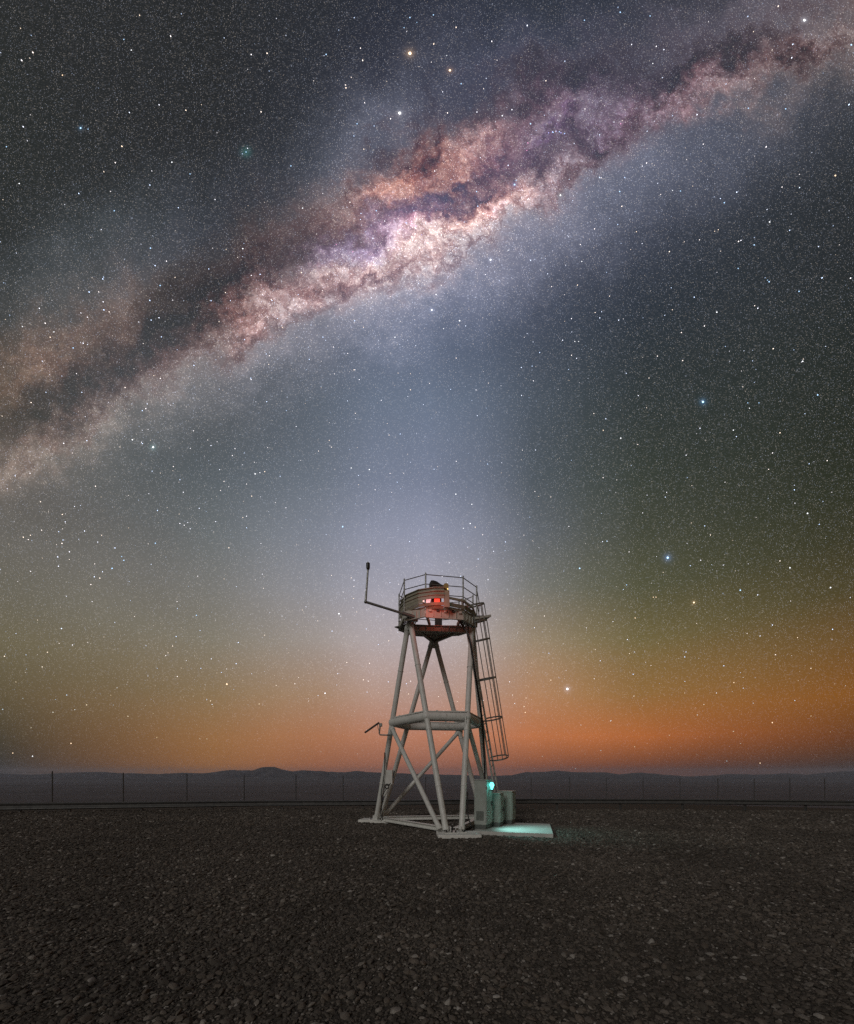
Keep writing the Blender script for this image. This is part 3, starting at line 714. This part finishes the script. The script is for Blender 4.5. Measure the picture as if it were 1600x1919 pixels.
for i, (z0, z1, r, r2) in enumerate(bands):
    bm = bmesh.new()
    if i == 2:      # slot through which the lit instruments show
        arc_wall(bm, [176, 192, 214, 240, 249], r, z0, z1, r2)
    else:
        arc_wall(bm, FULL, r, z0, z1, r2)
        arc_wall(bm, FULL, r + .014, z1 - .022, z1 - .002, r + .014, .04)
    build('shell_segment', bm, M['shell'], dome)
bm = bmesh.new(); e0 = dpol(280, 1.10, 0)
beam(bm, (e0.x + .02, e0.y, 6.10), (e0.x + .01, e0.y + .03, 6.56), .15, .10, Vector((0, 1, 0))); build('hinge_column', bm, M['shell'], dome)
low = [-78, -50, -22, 4, 30]
bm = bmesh.new(); arc_wall(bm, low, 1.06, 6.10, 6.15, 1.08); build('shell_segment', bm, M['shell'], dome)
bm = bmesh.new(); arc_wall(bm, low, 1.11, 6.155, 6.24, 1.15); build('shell_segment', bm, M['shell'], dome)
rim = [dpol(-78, 1.10, 6.38), dpol(-52, 1.10, 6.38), dpol(-30, 1.12, 6.32), dpol(-8, 1.12, 6.22)]
bm = bmesh.new()
for a, b in zip(rim, rim[1:]): beam(bm, a, b, .04, .055)
build('shell_rim', bm, M['shell'], dome)
bm = bmesh.new(); p = opt[2] + Vector((.02, 0, .12)); beam(bm, p, p + Vector((.2, 0, 0)), .04, .05); build('closing_motor', bm, M['darkmetal'], dome)

# telescope inside
tel = thing('telescope', (C.x + .1, C.y, ZD + .1), 'black stubby telescope tube on brown mount peeking above the dome wall', 'telescope')
bm = bmesh.new(); t0_, t1_ = at(811, 1096, 12.1), at(831, 1102, 12.2)
dd = (t1_ - t0_).normalized()
lathe(bm, t0_, [(.06, -.10), (.105, -.08), (.125, -.02), (.128, .06), (.11, .14), (.08, .24), (.075, .34)], 20, dd); build('tube', bm, M['tubeblack'], tel, smooth=True)
bm = bmesh.new(); p = at(835.5, 1100, 11.25); tube(bm, p - Vector((0, .08, 0)), p + Vector((0, .10, 0)), .072, 18); build('finder', bm, M['brass'], tel, smooth=True)
bm = bmesh.new(); box(bm, p + Vector((0, .05, -.14)), (.11, .12, .26), bev=.01); build('mount', bm, M['brass'], tel)
bm = bmesh.new(); box(bm, (C.x, C.y, 6.30), (.22, .22, .5), bev=.01); build('pier', bm, M['darkmetal'], tel)
bm = bmesh.new(); sphere(bm, at(838.8, 1103.5, 11.12), .02, 1); build('indicator_light', bm, M['amberlit'], tel)
# lit instruments and a glowing stand-in for the sky gap
inst = thing('instrument_box', at(811, 1130, 11.4), 'instrument box glowing red inside the dome slot', 'instrument')
bm = bmesh.new(); box(bm, at(818.8, 1126.3, 11.25), (.15, .03, .11)); build('red_screen', bm, M['redlit'], inst)
bm = bmesh.new(); box(bm, at(803.0, 1126.2, 11.28), (.13, .03, .10)); build('sky_gap_panel', bm, M['pinklit'], inst)  # glowing panel in place of the pale sky seen through the slot
bm = bmesh.new(); p = at(808.5, 1127.5, 11.22)
poly_tube(bm, [p + Vector((.03 * math.cos(q), 0, .03 * math.sin(q))) for q in np.linspace(0, 6.28, 13)[:-1]], .007, 6, True); build('dial_ring', bm, M['tubeblack'], inst)
bm = bmesh.new(); box(bm, at(811.5, 1127, 11.5), (.46, .22, .2), bev=.01); build('housing', bm, M['darkmetal'], inst)
bm = bmesh.new(); sphere(bm, at(793.5, 1126.5, 11.17), .022, 2); build('pilot_lamp', bm, glow('pilot_lamp_glass', (1, .55, .5), 1.4), inst)
def point(name, loc, col, power, rad_):
    l = bpy.data.lights.new(name, 'POINT'); l.color = col; l.energy = power; l.shadow_soft_size = rad_
    o = bpy.data.objects.new(name, l); o.location = loc; COL.objects.link(o); return o
point('red_wall_fill', at(815, 1130, 10.80), (1, .12, .08), 6.0, .12)  # added red light in open air before the wall, reddens the dome front
point('red_inner_light', (C.x + .02, 11.72, 6.12), (1, .16, .10), 1.3, .05)  # added red light, set low to brighten the frame beam below the deck

# ------------------------------------------------------------------ weather mast on its outrigger
mast = thing('weather_mast', at(764, 1152, 11.6), 'slim weather mast with black sensor on long arm left of the deck', 'mast')
Ym = 11.2
p0, p1, p2 = at(685, 1128, Ym), at(779, 1157, 11.5), at(689.5, 1066, Ym)
bm = bmesh.new(); tube(bm, p0, p1, .034, 12); tube(bm, p1.lerp(p0, .0), p1.lerp(p0, .28), .05, 12); sphere(bm, p0, .045, 2); build('outrigger_arm', bm, M['galv'], mast, smooth=True)
bm = bmesh.new(); tube(bm, p0, p2, .030, 12, .024); build('pole', bm, M['galv'], mast, smooth=True)
bm = bmesh.new(); lathe(bm, p2, [(.026, -.03), (.045, .0), (.048, .02), (.052, .03), (.052, .055), (.045, .06), (.052, .07), (.052, .10), (.045, .105), (.052, .115), (.052, .15), (.03, .16)], 16)
sens = build('sensor', bm, M['darkmetal'], mast)
bm = bmesh.new(); sphere(bm, p2 + Vector((0, 0, .175)), .022, 2); build('sensor_cap', bm, M['pad'], mast, smooth=True)

# ------------------------------------------------------------------ small solar panel on left leg
sp = thing('solar_panel', at(733, 1377, 12.1), 'small dark solar panel tilted on a bent bracket at the left leg', 'solar panel')
Ys = 12.0
bm = bmesh.new(); poly_tube(bm, [at(733, 1378, 12.3), at(724, 1377.5, Ys), at(712, 1377, Ys), at(710.5, 1374, Ys), at(712, 1362, Ys), at(711, 1357, Ys)], .022, 8); build('bracket', bm, M['galv'], sp, smooth=True)
bm = bmesh.new(); a, b = at(683.5, 1373, Ys), at(710.5, 1354, Ys); beam(bm, a, b, .16, .03, Vector((-.5, 0, .8))); build('panel', bm, M['darkmetal'], sp)
bm = bmesh.new(); poly_tube(bm, [at(707, 1357, Ys), at(708.5, 1365, Ys), at(710, 1370, Ys)], .008, 6); build('wire', bm, M['rubber'], sp)
bm = bmesh.new(); box(bm, at(713.5, 1358.5, Ys), (.08, .08, .10), bev=.01); build('clamp', bm, M['galv'], sp)

# ------------------------------------------------------------------ junction cabinet between the two left legs
jb = thing('junction_cabinet', at(729, 1485, 12.9), 'flat grey junction cabinet fixed between the two left tower legs', 'cabinet')
Yj = 12.9
bm = bmesh.new(); a, b = at(729, 1443, Yj), at(729, 1470, Yj); beam(bm, b, a, .22, .30, Vector((0, 1, 0))); build('body', bm, M['paint'], jb)
bm = bmesh.new(); beam(bm, at(738.5, 1444, Yj - .1), at(736.5, 1458, Yj - .1), .04, .03, Vector((0, 1, 0))); build('side_channel', bm, M['darkmetal'], jb)
bm = bmesh.new(); a, b = at(724.5, 1478, Yj - .16), at(722, 1489, Yj); beam(bm, at(727, 1469, Yj), at(721, 1492, Yj), .11, .12, Vector((0, 1, 0))); build('lower_duct', bm, M['paint'], jb)
cc = at(725, 1473.5, Yj - .22)
bm = bmesh.new(); poly_tube(bm, [cc + Vector((.055 * math.cos(q), 0, .068 * math.sin(q))) for q in np.linspace(0, 6.28, 15)[:-1]], .016, 8, True)
poly_tube(bm, [cc + Vector((.05, 0, .05)), cc + Vector((.12, 0, .1))], .012); build('cable_loop', bm, M['rubber'], jb, smooth=True)

# cables
def cable(name, pts, r, label):
    P3 = [Vector(p) for p in pts]; out = []
    for i in range(len(P3) - 1):      # Catmull-Rom
        p_1, p0_, p1_, p2_ = P3[max(i - 1, 0)], P3[i], P3[i + 1], P3[min(i + 2, len(P3) - 1)]
        for k in range(8):
            s = k / 8; out.append(.5 * ((2 * p0_) + (p1_ - p_1) * s + (2 * p_1 - 5 * p0_ + 4 * p1_ - p2_) * s * s + (3 * p0_ - 3 * p1_ + p2_ - p_1) * s ** 3))
    out.append(P3[-1]); bm = bmesh.new(); poly_tube(bm, out, r, 8); o = build(name, bm, M['rubber'], None, loc=P3[0], smooth=True)
    return prop(o, label, 'cable')
cable('power_cable', [at(860, 1163, 11.9), at(869, 1176, 11.8), at(878, 1192, 11.75), at(884, 1222, 11.8), at(889, 1255, 11.9), at(896, 1300, 12.2), at(903, 1350, 12.5), at(906.5, 1400, 12.8), at(908, 1440, 12.6), at(908, 1466, 11.8)], .030, 'thick black cable bundle running down the right tower leg to the cabinets')
cable('loose_cable', [at(876, 1484, 10.9), at(876, 1505, 10.8), at(877, 1528, 10.75), at(881, 1543, 10.7), at(886, 1551, 10.7), Vector((1.27, 10.9, .06))], .014, 'thin black cable hanging loose beside the right front leg')
cable('left_cable', [at(720.5, 1410, 12.7), at(720, 1445, 12.7), at(717, 1470, 12.7), at(714, 1486, 12.75), at(715.5, 1505, 12.8), at(713, 1525, 12.9), Vector((-1.40, 13.2, .05))], .013, 'thin black cable running down beside the left tower leg')
cable('short_cable', [at(725, 1477, 12.75), at(719, 1487, 12.75), at(716, 1500, 12.8), at(715, 1515, 12.8), at(717, 1534, 12.9)], .011, 'short black cable curling from the junction cabinet to the ground')

# ------------------------------------------------------------------ footings and slab
def footing(p, size, ang, label):
    bm = bmesh.new(); box(bm, (0, 0, .0), size, Vector((math.cos(ang), math.sin(ang), 0)), .012)
    bmesh.ops.translate(bm, verts=bm.verts, vec=p)
    o = build('concrete_footing', bm, M['pad'], None, loc=p); return prop(o, label, 'footing', 'concrete footings under the tower feet')
f_ = foot['L']; footing(Vector((f_.x - .10, f_.y + .03, .02)), (1.02, .55, .16), R(-12), 'pale concrete footing sticking out left under the left tower foot')
f_ = foot['F']; footing(Vector((f_.x + .10, f_.y - .12, .015)), (1.06, .74, .15), R(3), 'pale concrete footing under the nearest tower foot')
f_ = foot['B']; footing(Vector((f_.x, f_.y, .02)), (.95, .6, .16), R(38), 'pale concrete footing under the rear tower foot behind the cabinets')
FR = Vector((3.12, 10.16, 0)); uu = Vector((-.968, .25, 0)); vv = Vector((.25, .968, 0)).normalized()
bm = bmesh.new(); cs = FR + uu * 1.0 + vv * 1.05; box(bm, (cs.x, cs.y, .025), (2.0, 2.10, .15), uu, .012)
slab = build('concrete_slab', bm, M['concrete'], None, loc=(cs.x, cs.y, 0)); prop(slab, 'pale concrete slab beside the tower lit turquoise', 'slab')

# ------------------------------------------------------------------ cabinets on the slab
th = R(-28); DN = Vector((math.cos(th), math.sin(th), 0)); SN = Vector((math.cos(th - math.pi / 2), math.sin(th - math.pi / 2), 0))
def cabinet(corner, wd, dp, h, label, mats, vent=False, handle='lever', lid=True):
    """corner: nearest vertical edge; the door spans wd along -SN, the side spans dp along -DN"""
    root = thing('electrical_cabinet', (corner.x, corner.y, .1), label, 'cabinet', 'electrical cabinets on the slab')
    c = corner - SN * (wd / 2) - DN * (dp / 2); z0 = .10
    bm = bmesh.new(); box(bm, (c.x, c.y, z0 + .06), (dp - .02, wd - .02, .12), DN, .004); build('plinth', bm, M['vent'], root)
    bm = bmesh.new(); box(bm, (c.x, c.y, z0 + .12 + (h - .12) / 2), (dp, wd, h - .12), DN, .008); build('body', bm, M[mats[0]], root)
    bm = bmesh.new(); box(bm, (c.x, c.y, z0 + h + .012), (dp + .04, wd + .04, .024), DN, .006); build('lid', bm, M['cabinet2'], root)
    dc = c + DN * (dp / 2 + .008)
    bm = bmesh.new(); box(bm, (dc.x, dc.y, z0 + .12 + (h - .12) / 2), (.016, wd - .05, h - .18), DN, .004); d_ = build('door', bm, M[mats[1]], root)
    hc = dc + DN * .02 - SN * (wd / 2 - .09); bm = bmesh.new(); box(bm, (hc.x, hc.y, z0 + h * .52), (.03, .03, .13), DN, .005); box(bm, (hc.x, hc.y, z0 + h * .52), (.02, .09, .025), DN, .004); build('handle', bm, M['darkmetal'], d_)
    for q in (.2, .85):
        hg = dc + SN * (wd / 2 - .03) + DN * .01; bm = bmesh.new(); tube(bm, (hg.x, hg.y, z0 + h * q - .04), (hg.x, hg.y, z0 + h * q + .04), .012, 8); build('hinge', bm, M['galv'], d_)
    if vent:
        vc = c + SN * (wd / 2 + .006)
        bm = bmesh.new(); box(bm, (vc.x, vc.y, z0 + .36), (dp * .62, .012, .24), DN, .003); v_ = build('vent', bm, M['vent'], root)
        for k in range(7):
            bm = bmesh.new(); q = vc + SN * .012; beam(bm, Vector((q.x, q.y, z0 + .27 + .03 * k)) - DN * dp * .28, Vector((q.x, q.y, z0 + .27 + .03 * k)) + DN * dp * .28, .012, .008); build('slat', bm, M['cabinet'], v_)
    return c
cA = Vector((1.56, 10.90, 0)); cabinet(cA, .50, .33, 1.30, 'tallest grey cabinet with vent, nearest the tower leg', ('cabinet2', 'cabinet2'), True)
cB = Vector((2.02, 11.42, 0)); cabinet(cB, .34, .36, .92, 'middle green-grey cabinet just behind the tall one', ('cabinet', 'cabinet'))
cC = Vector((2.47, 11.98, 0)); cabinet(cC, .38, .40, .95, 'rightmost green-grey cabinet with black handle on the slab', ('cabinet', 'cabinet'))

# turquoise lamp beside the tall cabinet door
lp = Vector((1.735, 11.02, 1.235))
lamp = thing('wall_lamp', lp, 'glowing turquoise lamp on the tall cabinet door side', 'lamp')
bm = bmesh.new(); lathe(bm, lp, [(.014, -.085), (.024, -.065), (.034, -.02), (.054, .025), (.060, .055), (.048, .095), (.02, .12)], 16); build('bulb', bm, M['cyanlit'], lamp, smooth=True)
bm = bmesh.new(); tube(bm, lp - Vector((0, 0, .12)), lp - Vector((0, 0, .075)), .022, 12); tube(bm, lp - Vector((0, 0, .11)), lp - Vector((0, 0, .11)) - DN * .11, .012, 8); build('holder', bm, M['darkmetal'], lamp, smooth=True)
point('turquoise_lamp_light', lp + Vector((.085, -.045, .0)), (.22, 1, .88), 1.6, .05)
l = bpy.data.lights.new('turquoise_lamp_beam', 'SPOT'); l.color = (.42, 1, .93); l.energy = 100; l.spot_size = R(94); l.spot_blend = 1; l.shadow_soft_size = .05
o = bpy.data.objects.new('turquoise_lamp_beam', l); o.location = lp + Vector((.10, -.055, .0)); COL.objects.link(o)
o.rotation_euler = (Vector((2.75, 10.75, .1)) - o.location).to_track_quat('-Z', 'Y').to_euler()

# ------------------------------------------------------------------ guardrail
gr_ = thing('guardrail', at(800, 1518, 18.2), 'low galvanised steel guardrail curving along the edge of the gravel', 'guardrail')
def rpt(px):
    Y, zt, zb = rail_at(px); return Vector(((px - 800) / F * Y, Y, 0)), zt, zb
pxs = [-330, -205, -85, 37 - 0, 130, 265, 397, 528, 680, 805, 925, 1043, 1161, 1278, 1395, 1508, 1625, 1745, 1870]
PROF = [(0.0, 0.0), (.06, .05), (.08, .10), (.07, .17), (-.01, .42), (-.01, .55), (.07, .76), (.08, .83), (.06, .90), (.0, 1.0)]
pst = None
for a, b in zip(pxs, pxs[1:]):
    bm = bmesh.new(); rows_ = []
    for k in range(5):
        px = a + (b - a) * k / 4; p, zt, zb = rpt(px); nin = -Vector((p.x, p.y, 0)).normalized()
        rows_.append([bm.verts.new(p + nin * (.06 + o_) + Vector((0, 0, zt - (zt - zb) * t_))) for o_, t_ in PROF] + [bm.verts.new(p + nin * (.06 + o_ - .008) + Vector((0, 0, zt - (zt - zb) * t_))) for o_, t_ in PROF[::-1]])
    n = len(rows_[0])
    for A_, B_ in zip(rows_, rows_[1:]):
        for i in range(n): j = (i + 1) % n; bm.faces.new((A_[i], A_[j], B_[j], B_[i]))
    bmesh.ops.recalc_face_normals(bm, faces=bm.faces[:])
    build('rail_panel', bm, M['railsteel'], gr_)
for px in pxs:
    p, zt, zb = rpt(px)
    if pst is None:
        bm = bmesh.new(); beam(bm, p - Vector((0, 0, .3)), p + Vector((0, 0, .38)), .09, .012, Vector((0, 1, 0))); beam(bm, p + Vector((.045, 0, -.3)), p + Vector((.045, 0, .38)), .012, .08, Vector((0, 1, 0)))
        pst = build('rail_post', bm, M['postmetal'], gr_, loc=p)
    else: copy_at(pst, p, gr_)

# ------------------------------------------------------------------ boundary fence
fn = thing('boundary_fence', at(800, 1500, 44), 'tall thin dark fence posts with wires beyond the guardrail', 'fence')
fpx = []
for i in range(-3, 10):
    x = (-702 + 99.8 * i) / (1 + .0583 * i); Yi = 28.0 * (1 + .0583 * i); fpx.append((800 + x, Yi, float(np.interp(800 + x, [98, 480, 920], [1445, 1453, 1456]))))
fpx = [q for q in fpx if q[0] > -420]
for x in (995, 1067, 1136, 1205, 1274, 1345, 1413, 1480, 1545, 1612, 1680, 1745, 1815, 1885): fpx.append((x, 44.6 - (x - 995) * .0009, 1456.5 + (x - 995) * .004))
p0_ = None; tops = []
for px, Yf, py in fpx:
    tp = at(px, py, Yf); tops.append(tp)
    if p0_ is None:
        bm = bmesh.new(); tube(bm, tp - Vector((0, 0, 2.6)), tp, .038, 8); p0_ = build('fence_post', bm, M['postmetal'], fn, loc=tp, smooth=True)
    else: copy_at(p0_, tp, fn)
for k, off in enumerate((.08, .5, .95, 1.4)):
    bm = bmesh.new()
    for a, b in zip(tops, tops[1:]): tube(bm, a - Vector((0, 0, off)), b - Vector((0, 0, off)), .0035, 4, cap=False)
    build('wire', bm, M['postmetal'], fn)

# ------------------------------------------------------------------ haze
hm = bpy.data.materials.new('haze_air'); hm.use_nodes = True; t = hm.node_tree; t.nodes.clear()
pv = t.nodes.new('ShaderNodeVolumePrincipled'); pv.inputs['Color'].default_value = (.72, .80, 1, 1); pv.inputs['Density'].default_value = 4.3e-5
ho = t.nodes.new('ShaderNodeOutputMaterial'); t.links.new(pv.outputs[0], ho.inputs['Volume'])
bm = bmesh.new(); box(bm, (0, 0, -10), (35000, 35000, 350)); hz_ = build('haze', bm, hm); prop(hz_, 'thin blue night haze over the desert plain', kind='stuff')

# ------------------------------------------------------------------ gravel
sm2 = bpy.data.materials.new('pebble_rock'); sm2.use_nodes = True; h = N(sm2.node_tree); sb = sm2.node_tree.nodes['Principled BSDF']
oi = h.new('ShaderNodeObjectInfo').outputs['Random']; P = h.new('ShaderNodeTexCoord').outputs['Object']
wp = h.new('ShaderNodeNewGeometry').outputs['Position']
cr = h.ramp(oi, [(0, (.048, .040, .033)), (.35, (.082, .069, .057)), (.6, (.106, .089, .074)), (.8, (.128, .103, .083)), (.93, (.165, .142, .122)), (.985, (.29, .26, .23)), (1, (.38, .35, .32))])
cr = h.mix(h.maprange(h.noise(P, 3.5, 5, .65), .35, .7, 0, .55), cr, (.060, .052, .044, 1))
patch = h.maprange(h.noise(wp, .45, 5, .6), .32, .68, .82, 1.45)
cr = h.v('SCALE', cr, patch)
sm2.node_tree.links.new(cr, sb.inputs['Base Color']); sb.inputs['Roughness'].default_value = .8; sb.inputs['Specular IOR Level'].default_value = .3
bp = h.new('ShaderNodeBump'); bp.inputs['Distance'].default_value = .004; bp.inputs['Strength'].default_value = .6
sm2.node_tree.links.new(h.noise(wp, 110, 4, .6), bp.inputs['Height']); sm2.node_tree.links.new(bp.outputs[0], sb.inputs['Normal'])
protos = []; pc = bpy.data.collections.new('pebble_shapes')
for k in range(9):
    bm = bmesh.new(); bmesh.ops.create_icosphere(bm, subdivisions=2 if k < 9 else 1, radius=1)
    sd = Vector((k * 7.3, k * 3.1, k))
    for v in bm.verts:
        p = v.co.copy(); f = 1 + .35 * noise.noise(p * .9 + sd) + .16 * noise.noise(p * 2.3 + sd)
        q = p * f
        for j in range(7):      # a few flat broken faces
            nn = Vector((math.sin(k * 2.1 + j * 1.7), math.cos(k * 1.3 + j * 2.9), math.sin(j * 3 + k))).normalized(); dd_ = q.dot(nn) - .66
            if dd_ > 0: q -= nn * dd_ * .85
        v.co = Vector((q.x, q.y * (.62 + .08 * (k % 4)), q.z * .42))
    me = bpy.data.meshes.new('pebble'); bm.to_mesh(me); bm.free(); me.materials.append(sm2)
    me.polygons.foreach_set('use_smooth', [False] * len(me.polygons))
    o = bpy.data.objects.new('pebble_shape', me); pc.objects.link(o); protos.append(o)
def clear(x, y):      # keep stones off slabs
    d = np.stack([x - FR.x, y - FR.y], 1); a = d @ np.array(uu.xy); b = d @ np.array(vv.xy)
    ok = ~((a > -.01) & (a < 1.97) & (b > -.01) & (b < 2.11))
    for (cx, cy, an, sx_, sy_) in ((foot['L'].x - .10, foot['L'].y + .03, -12, 1.02, .55), (foot['F'].x + .10, foot['F'].y - .12, 3, 1.06, .74), (foot['B'].x, foot['B'].y, 38, .95, .6)):
        c_, s_ = math.cos(R(an)), math.sin(R(an)); a = (x - cx) * c_ + (y - cy) * s_; b = -(x - cx) * s_ + (y - cy) * c_
        ok &= ~((abs(a) < sx_ / 2 + .01) & (abs(b) < sy_ / 2 + .01))
    return ok
pts = []
def zone(y0, y1, dens, s0, s1):
    A = 1.12 * (y1 ** 2 - y0 ** 2) + 3.0 * (y1 - y0); n = int(A * dens)
    y = np.sqrt(rng.uniform(y0 ** 2, y1 ** 2, n)); x = rng.uniform(-1, 1, n) * (1.12 * y + 1.4)
    s = s0 * (1 + rng.pareto(3.2, n) * 1.0); s = np.minimum(s, s1)
    k = clear(x, y); pts.append(np.stack([x[k], y[k], s[k]], 1))
zone(1.7, 4.5, 1900, .0115, .042); zone(4.5, 8, 1050, .0145, .045); zone(8, 12.5, 470, .020, .05); zone(12.5, 18.6, 220, .028, .06)
pp = np.concatenate(pts)
er = np.array([edge_r(math.atan2(a, b)) for a, b in pp[:, :2]]); pp = pp[np.hypot(pp[:, 0], pp[:, 1]) < er + .35]
n = len(pp); print('pebbles', n)
zz = np.array([ground_z(a, b) for a, b in pp[:, :2]]) + pp[:, 2] * rng.uniform(-.05, .35, n)
# the largest nearby stones one by one, as parts of the ground
scr = pp[:, 2] / pp[:, 1]; vis = (abs(pp[:, 0]) < 1.03 * pp[:, 1]) & (pp[:, 1] > 2.55)
order = np.argsort(-scr * vis)[:280]; single = np.zeros(n, bool); single[order] = True
rots = np.stack([rng.normal(0, .28, n), rng.normal(0, .28, n), rng.uniform(0, 6.28, n)], 1)
idx = rng.integers(0, 9, n)
for i in np.nonzero(single)[0]:
    o = bpy.data.objects.new('stone', protos[idx[i]].data); COL.objects.link(o); o.parent = ground
    o.location = (pp[i, 0], pp[i, 1], zz[i]); o.scale = (pp[i, 2],) * 3; o.rotation_euler = rots[i]
mk = ~single
me = bpy.data.meshes.new('gravel'); me.from_pydata(np.stack([pp[mk, 0], pp[mk, 1], zz[mk]], 1).tolist(), [], [])
for nm, tp, ar in (('rot', 'FLOAT_VECTOR', rots[mk]), ('siz', 'FLOAT', pp[mk, 2]), ('pick', 'INT', idx[mk])):
    a = me.attributes.new(nm, tp, 'POINT'); a.data.foreach_set('vector' if tp == 'FLOAT_VECTOR' else 'value', np.ascontiguousarray(ar).ravel())
gv = bpy.data.objects.new('gravel', me); COL.objects.link(gv); prop(gv, 'dark brown gravel of flat broken pebbles covering the ground', kind='stuff')
ng = bpy.data.node_groups.new('scatter', 'GeometryNodeTree')
ng.interface.new_socket('Geometry', in_out='INPUT', socket_type='NodeSocketGeometry'); ng.interface.new_socket('Geometry', in_out='OUTPUT', socket_type='NodeSocketGeometry')
gi = ng.nodes.new('NodeGroupInput'); go = ng.nodes.new('NodeGroupOutput'); iop = ng.nodes.new('GeometryNodeInstanceOnPoints')
ci = ng.nodes.new('GeometryNodeCollectionInfo'); ci.inputs['Collection'].default_value = pc; ci.inputs['Separate Children'].default_value = True; ci.inputs['Reset Children'].default_value = True
def attr(nm, tp):
    a = ng.nodes.new('GeometryNodeInputNamedAttribute'); a.data_type = tp; a.inputs['Name'].default_value = nm; return a.outputs['Attribute']
e2r = ng.nodes.new('FunctionNodeEulerToRotation'); ng.links.new(attr('rot', 'FLOAT_VECTOR'), e2r.inputs[0])
ng.links.new(gi.outputs[0], iop.inputs['Points']); ng.links.new(ci.outputs[0], iop.inputs['Instance']); iop.inputs['Pick Instance'].default_value = True
ng.links.new(attr('pick', 'INT'), iop.inputs['Instance Index']); ng.links.new(e2r.outputs[0], iop.inputs['Rotation']); ng.links.new(attr('siz', 'FLOAT'), iop.inputs['Scale'])
ng.links.new(iop.outputs[0], go.inputs[0])
md = gv.modifiers.new('scatter', 'NODES'); md.node_group = ng
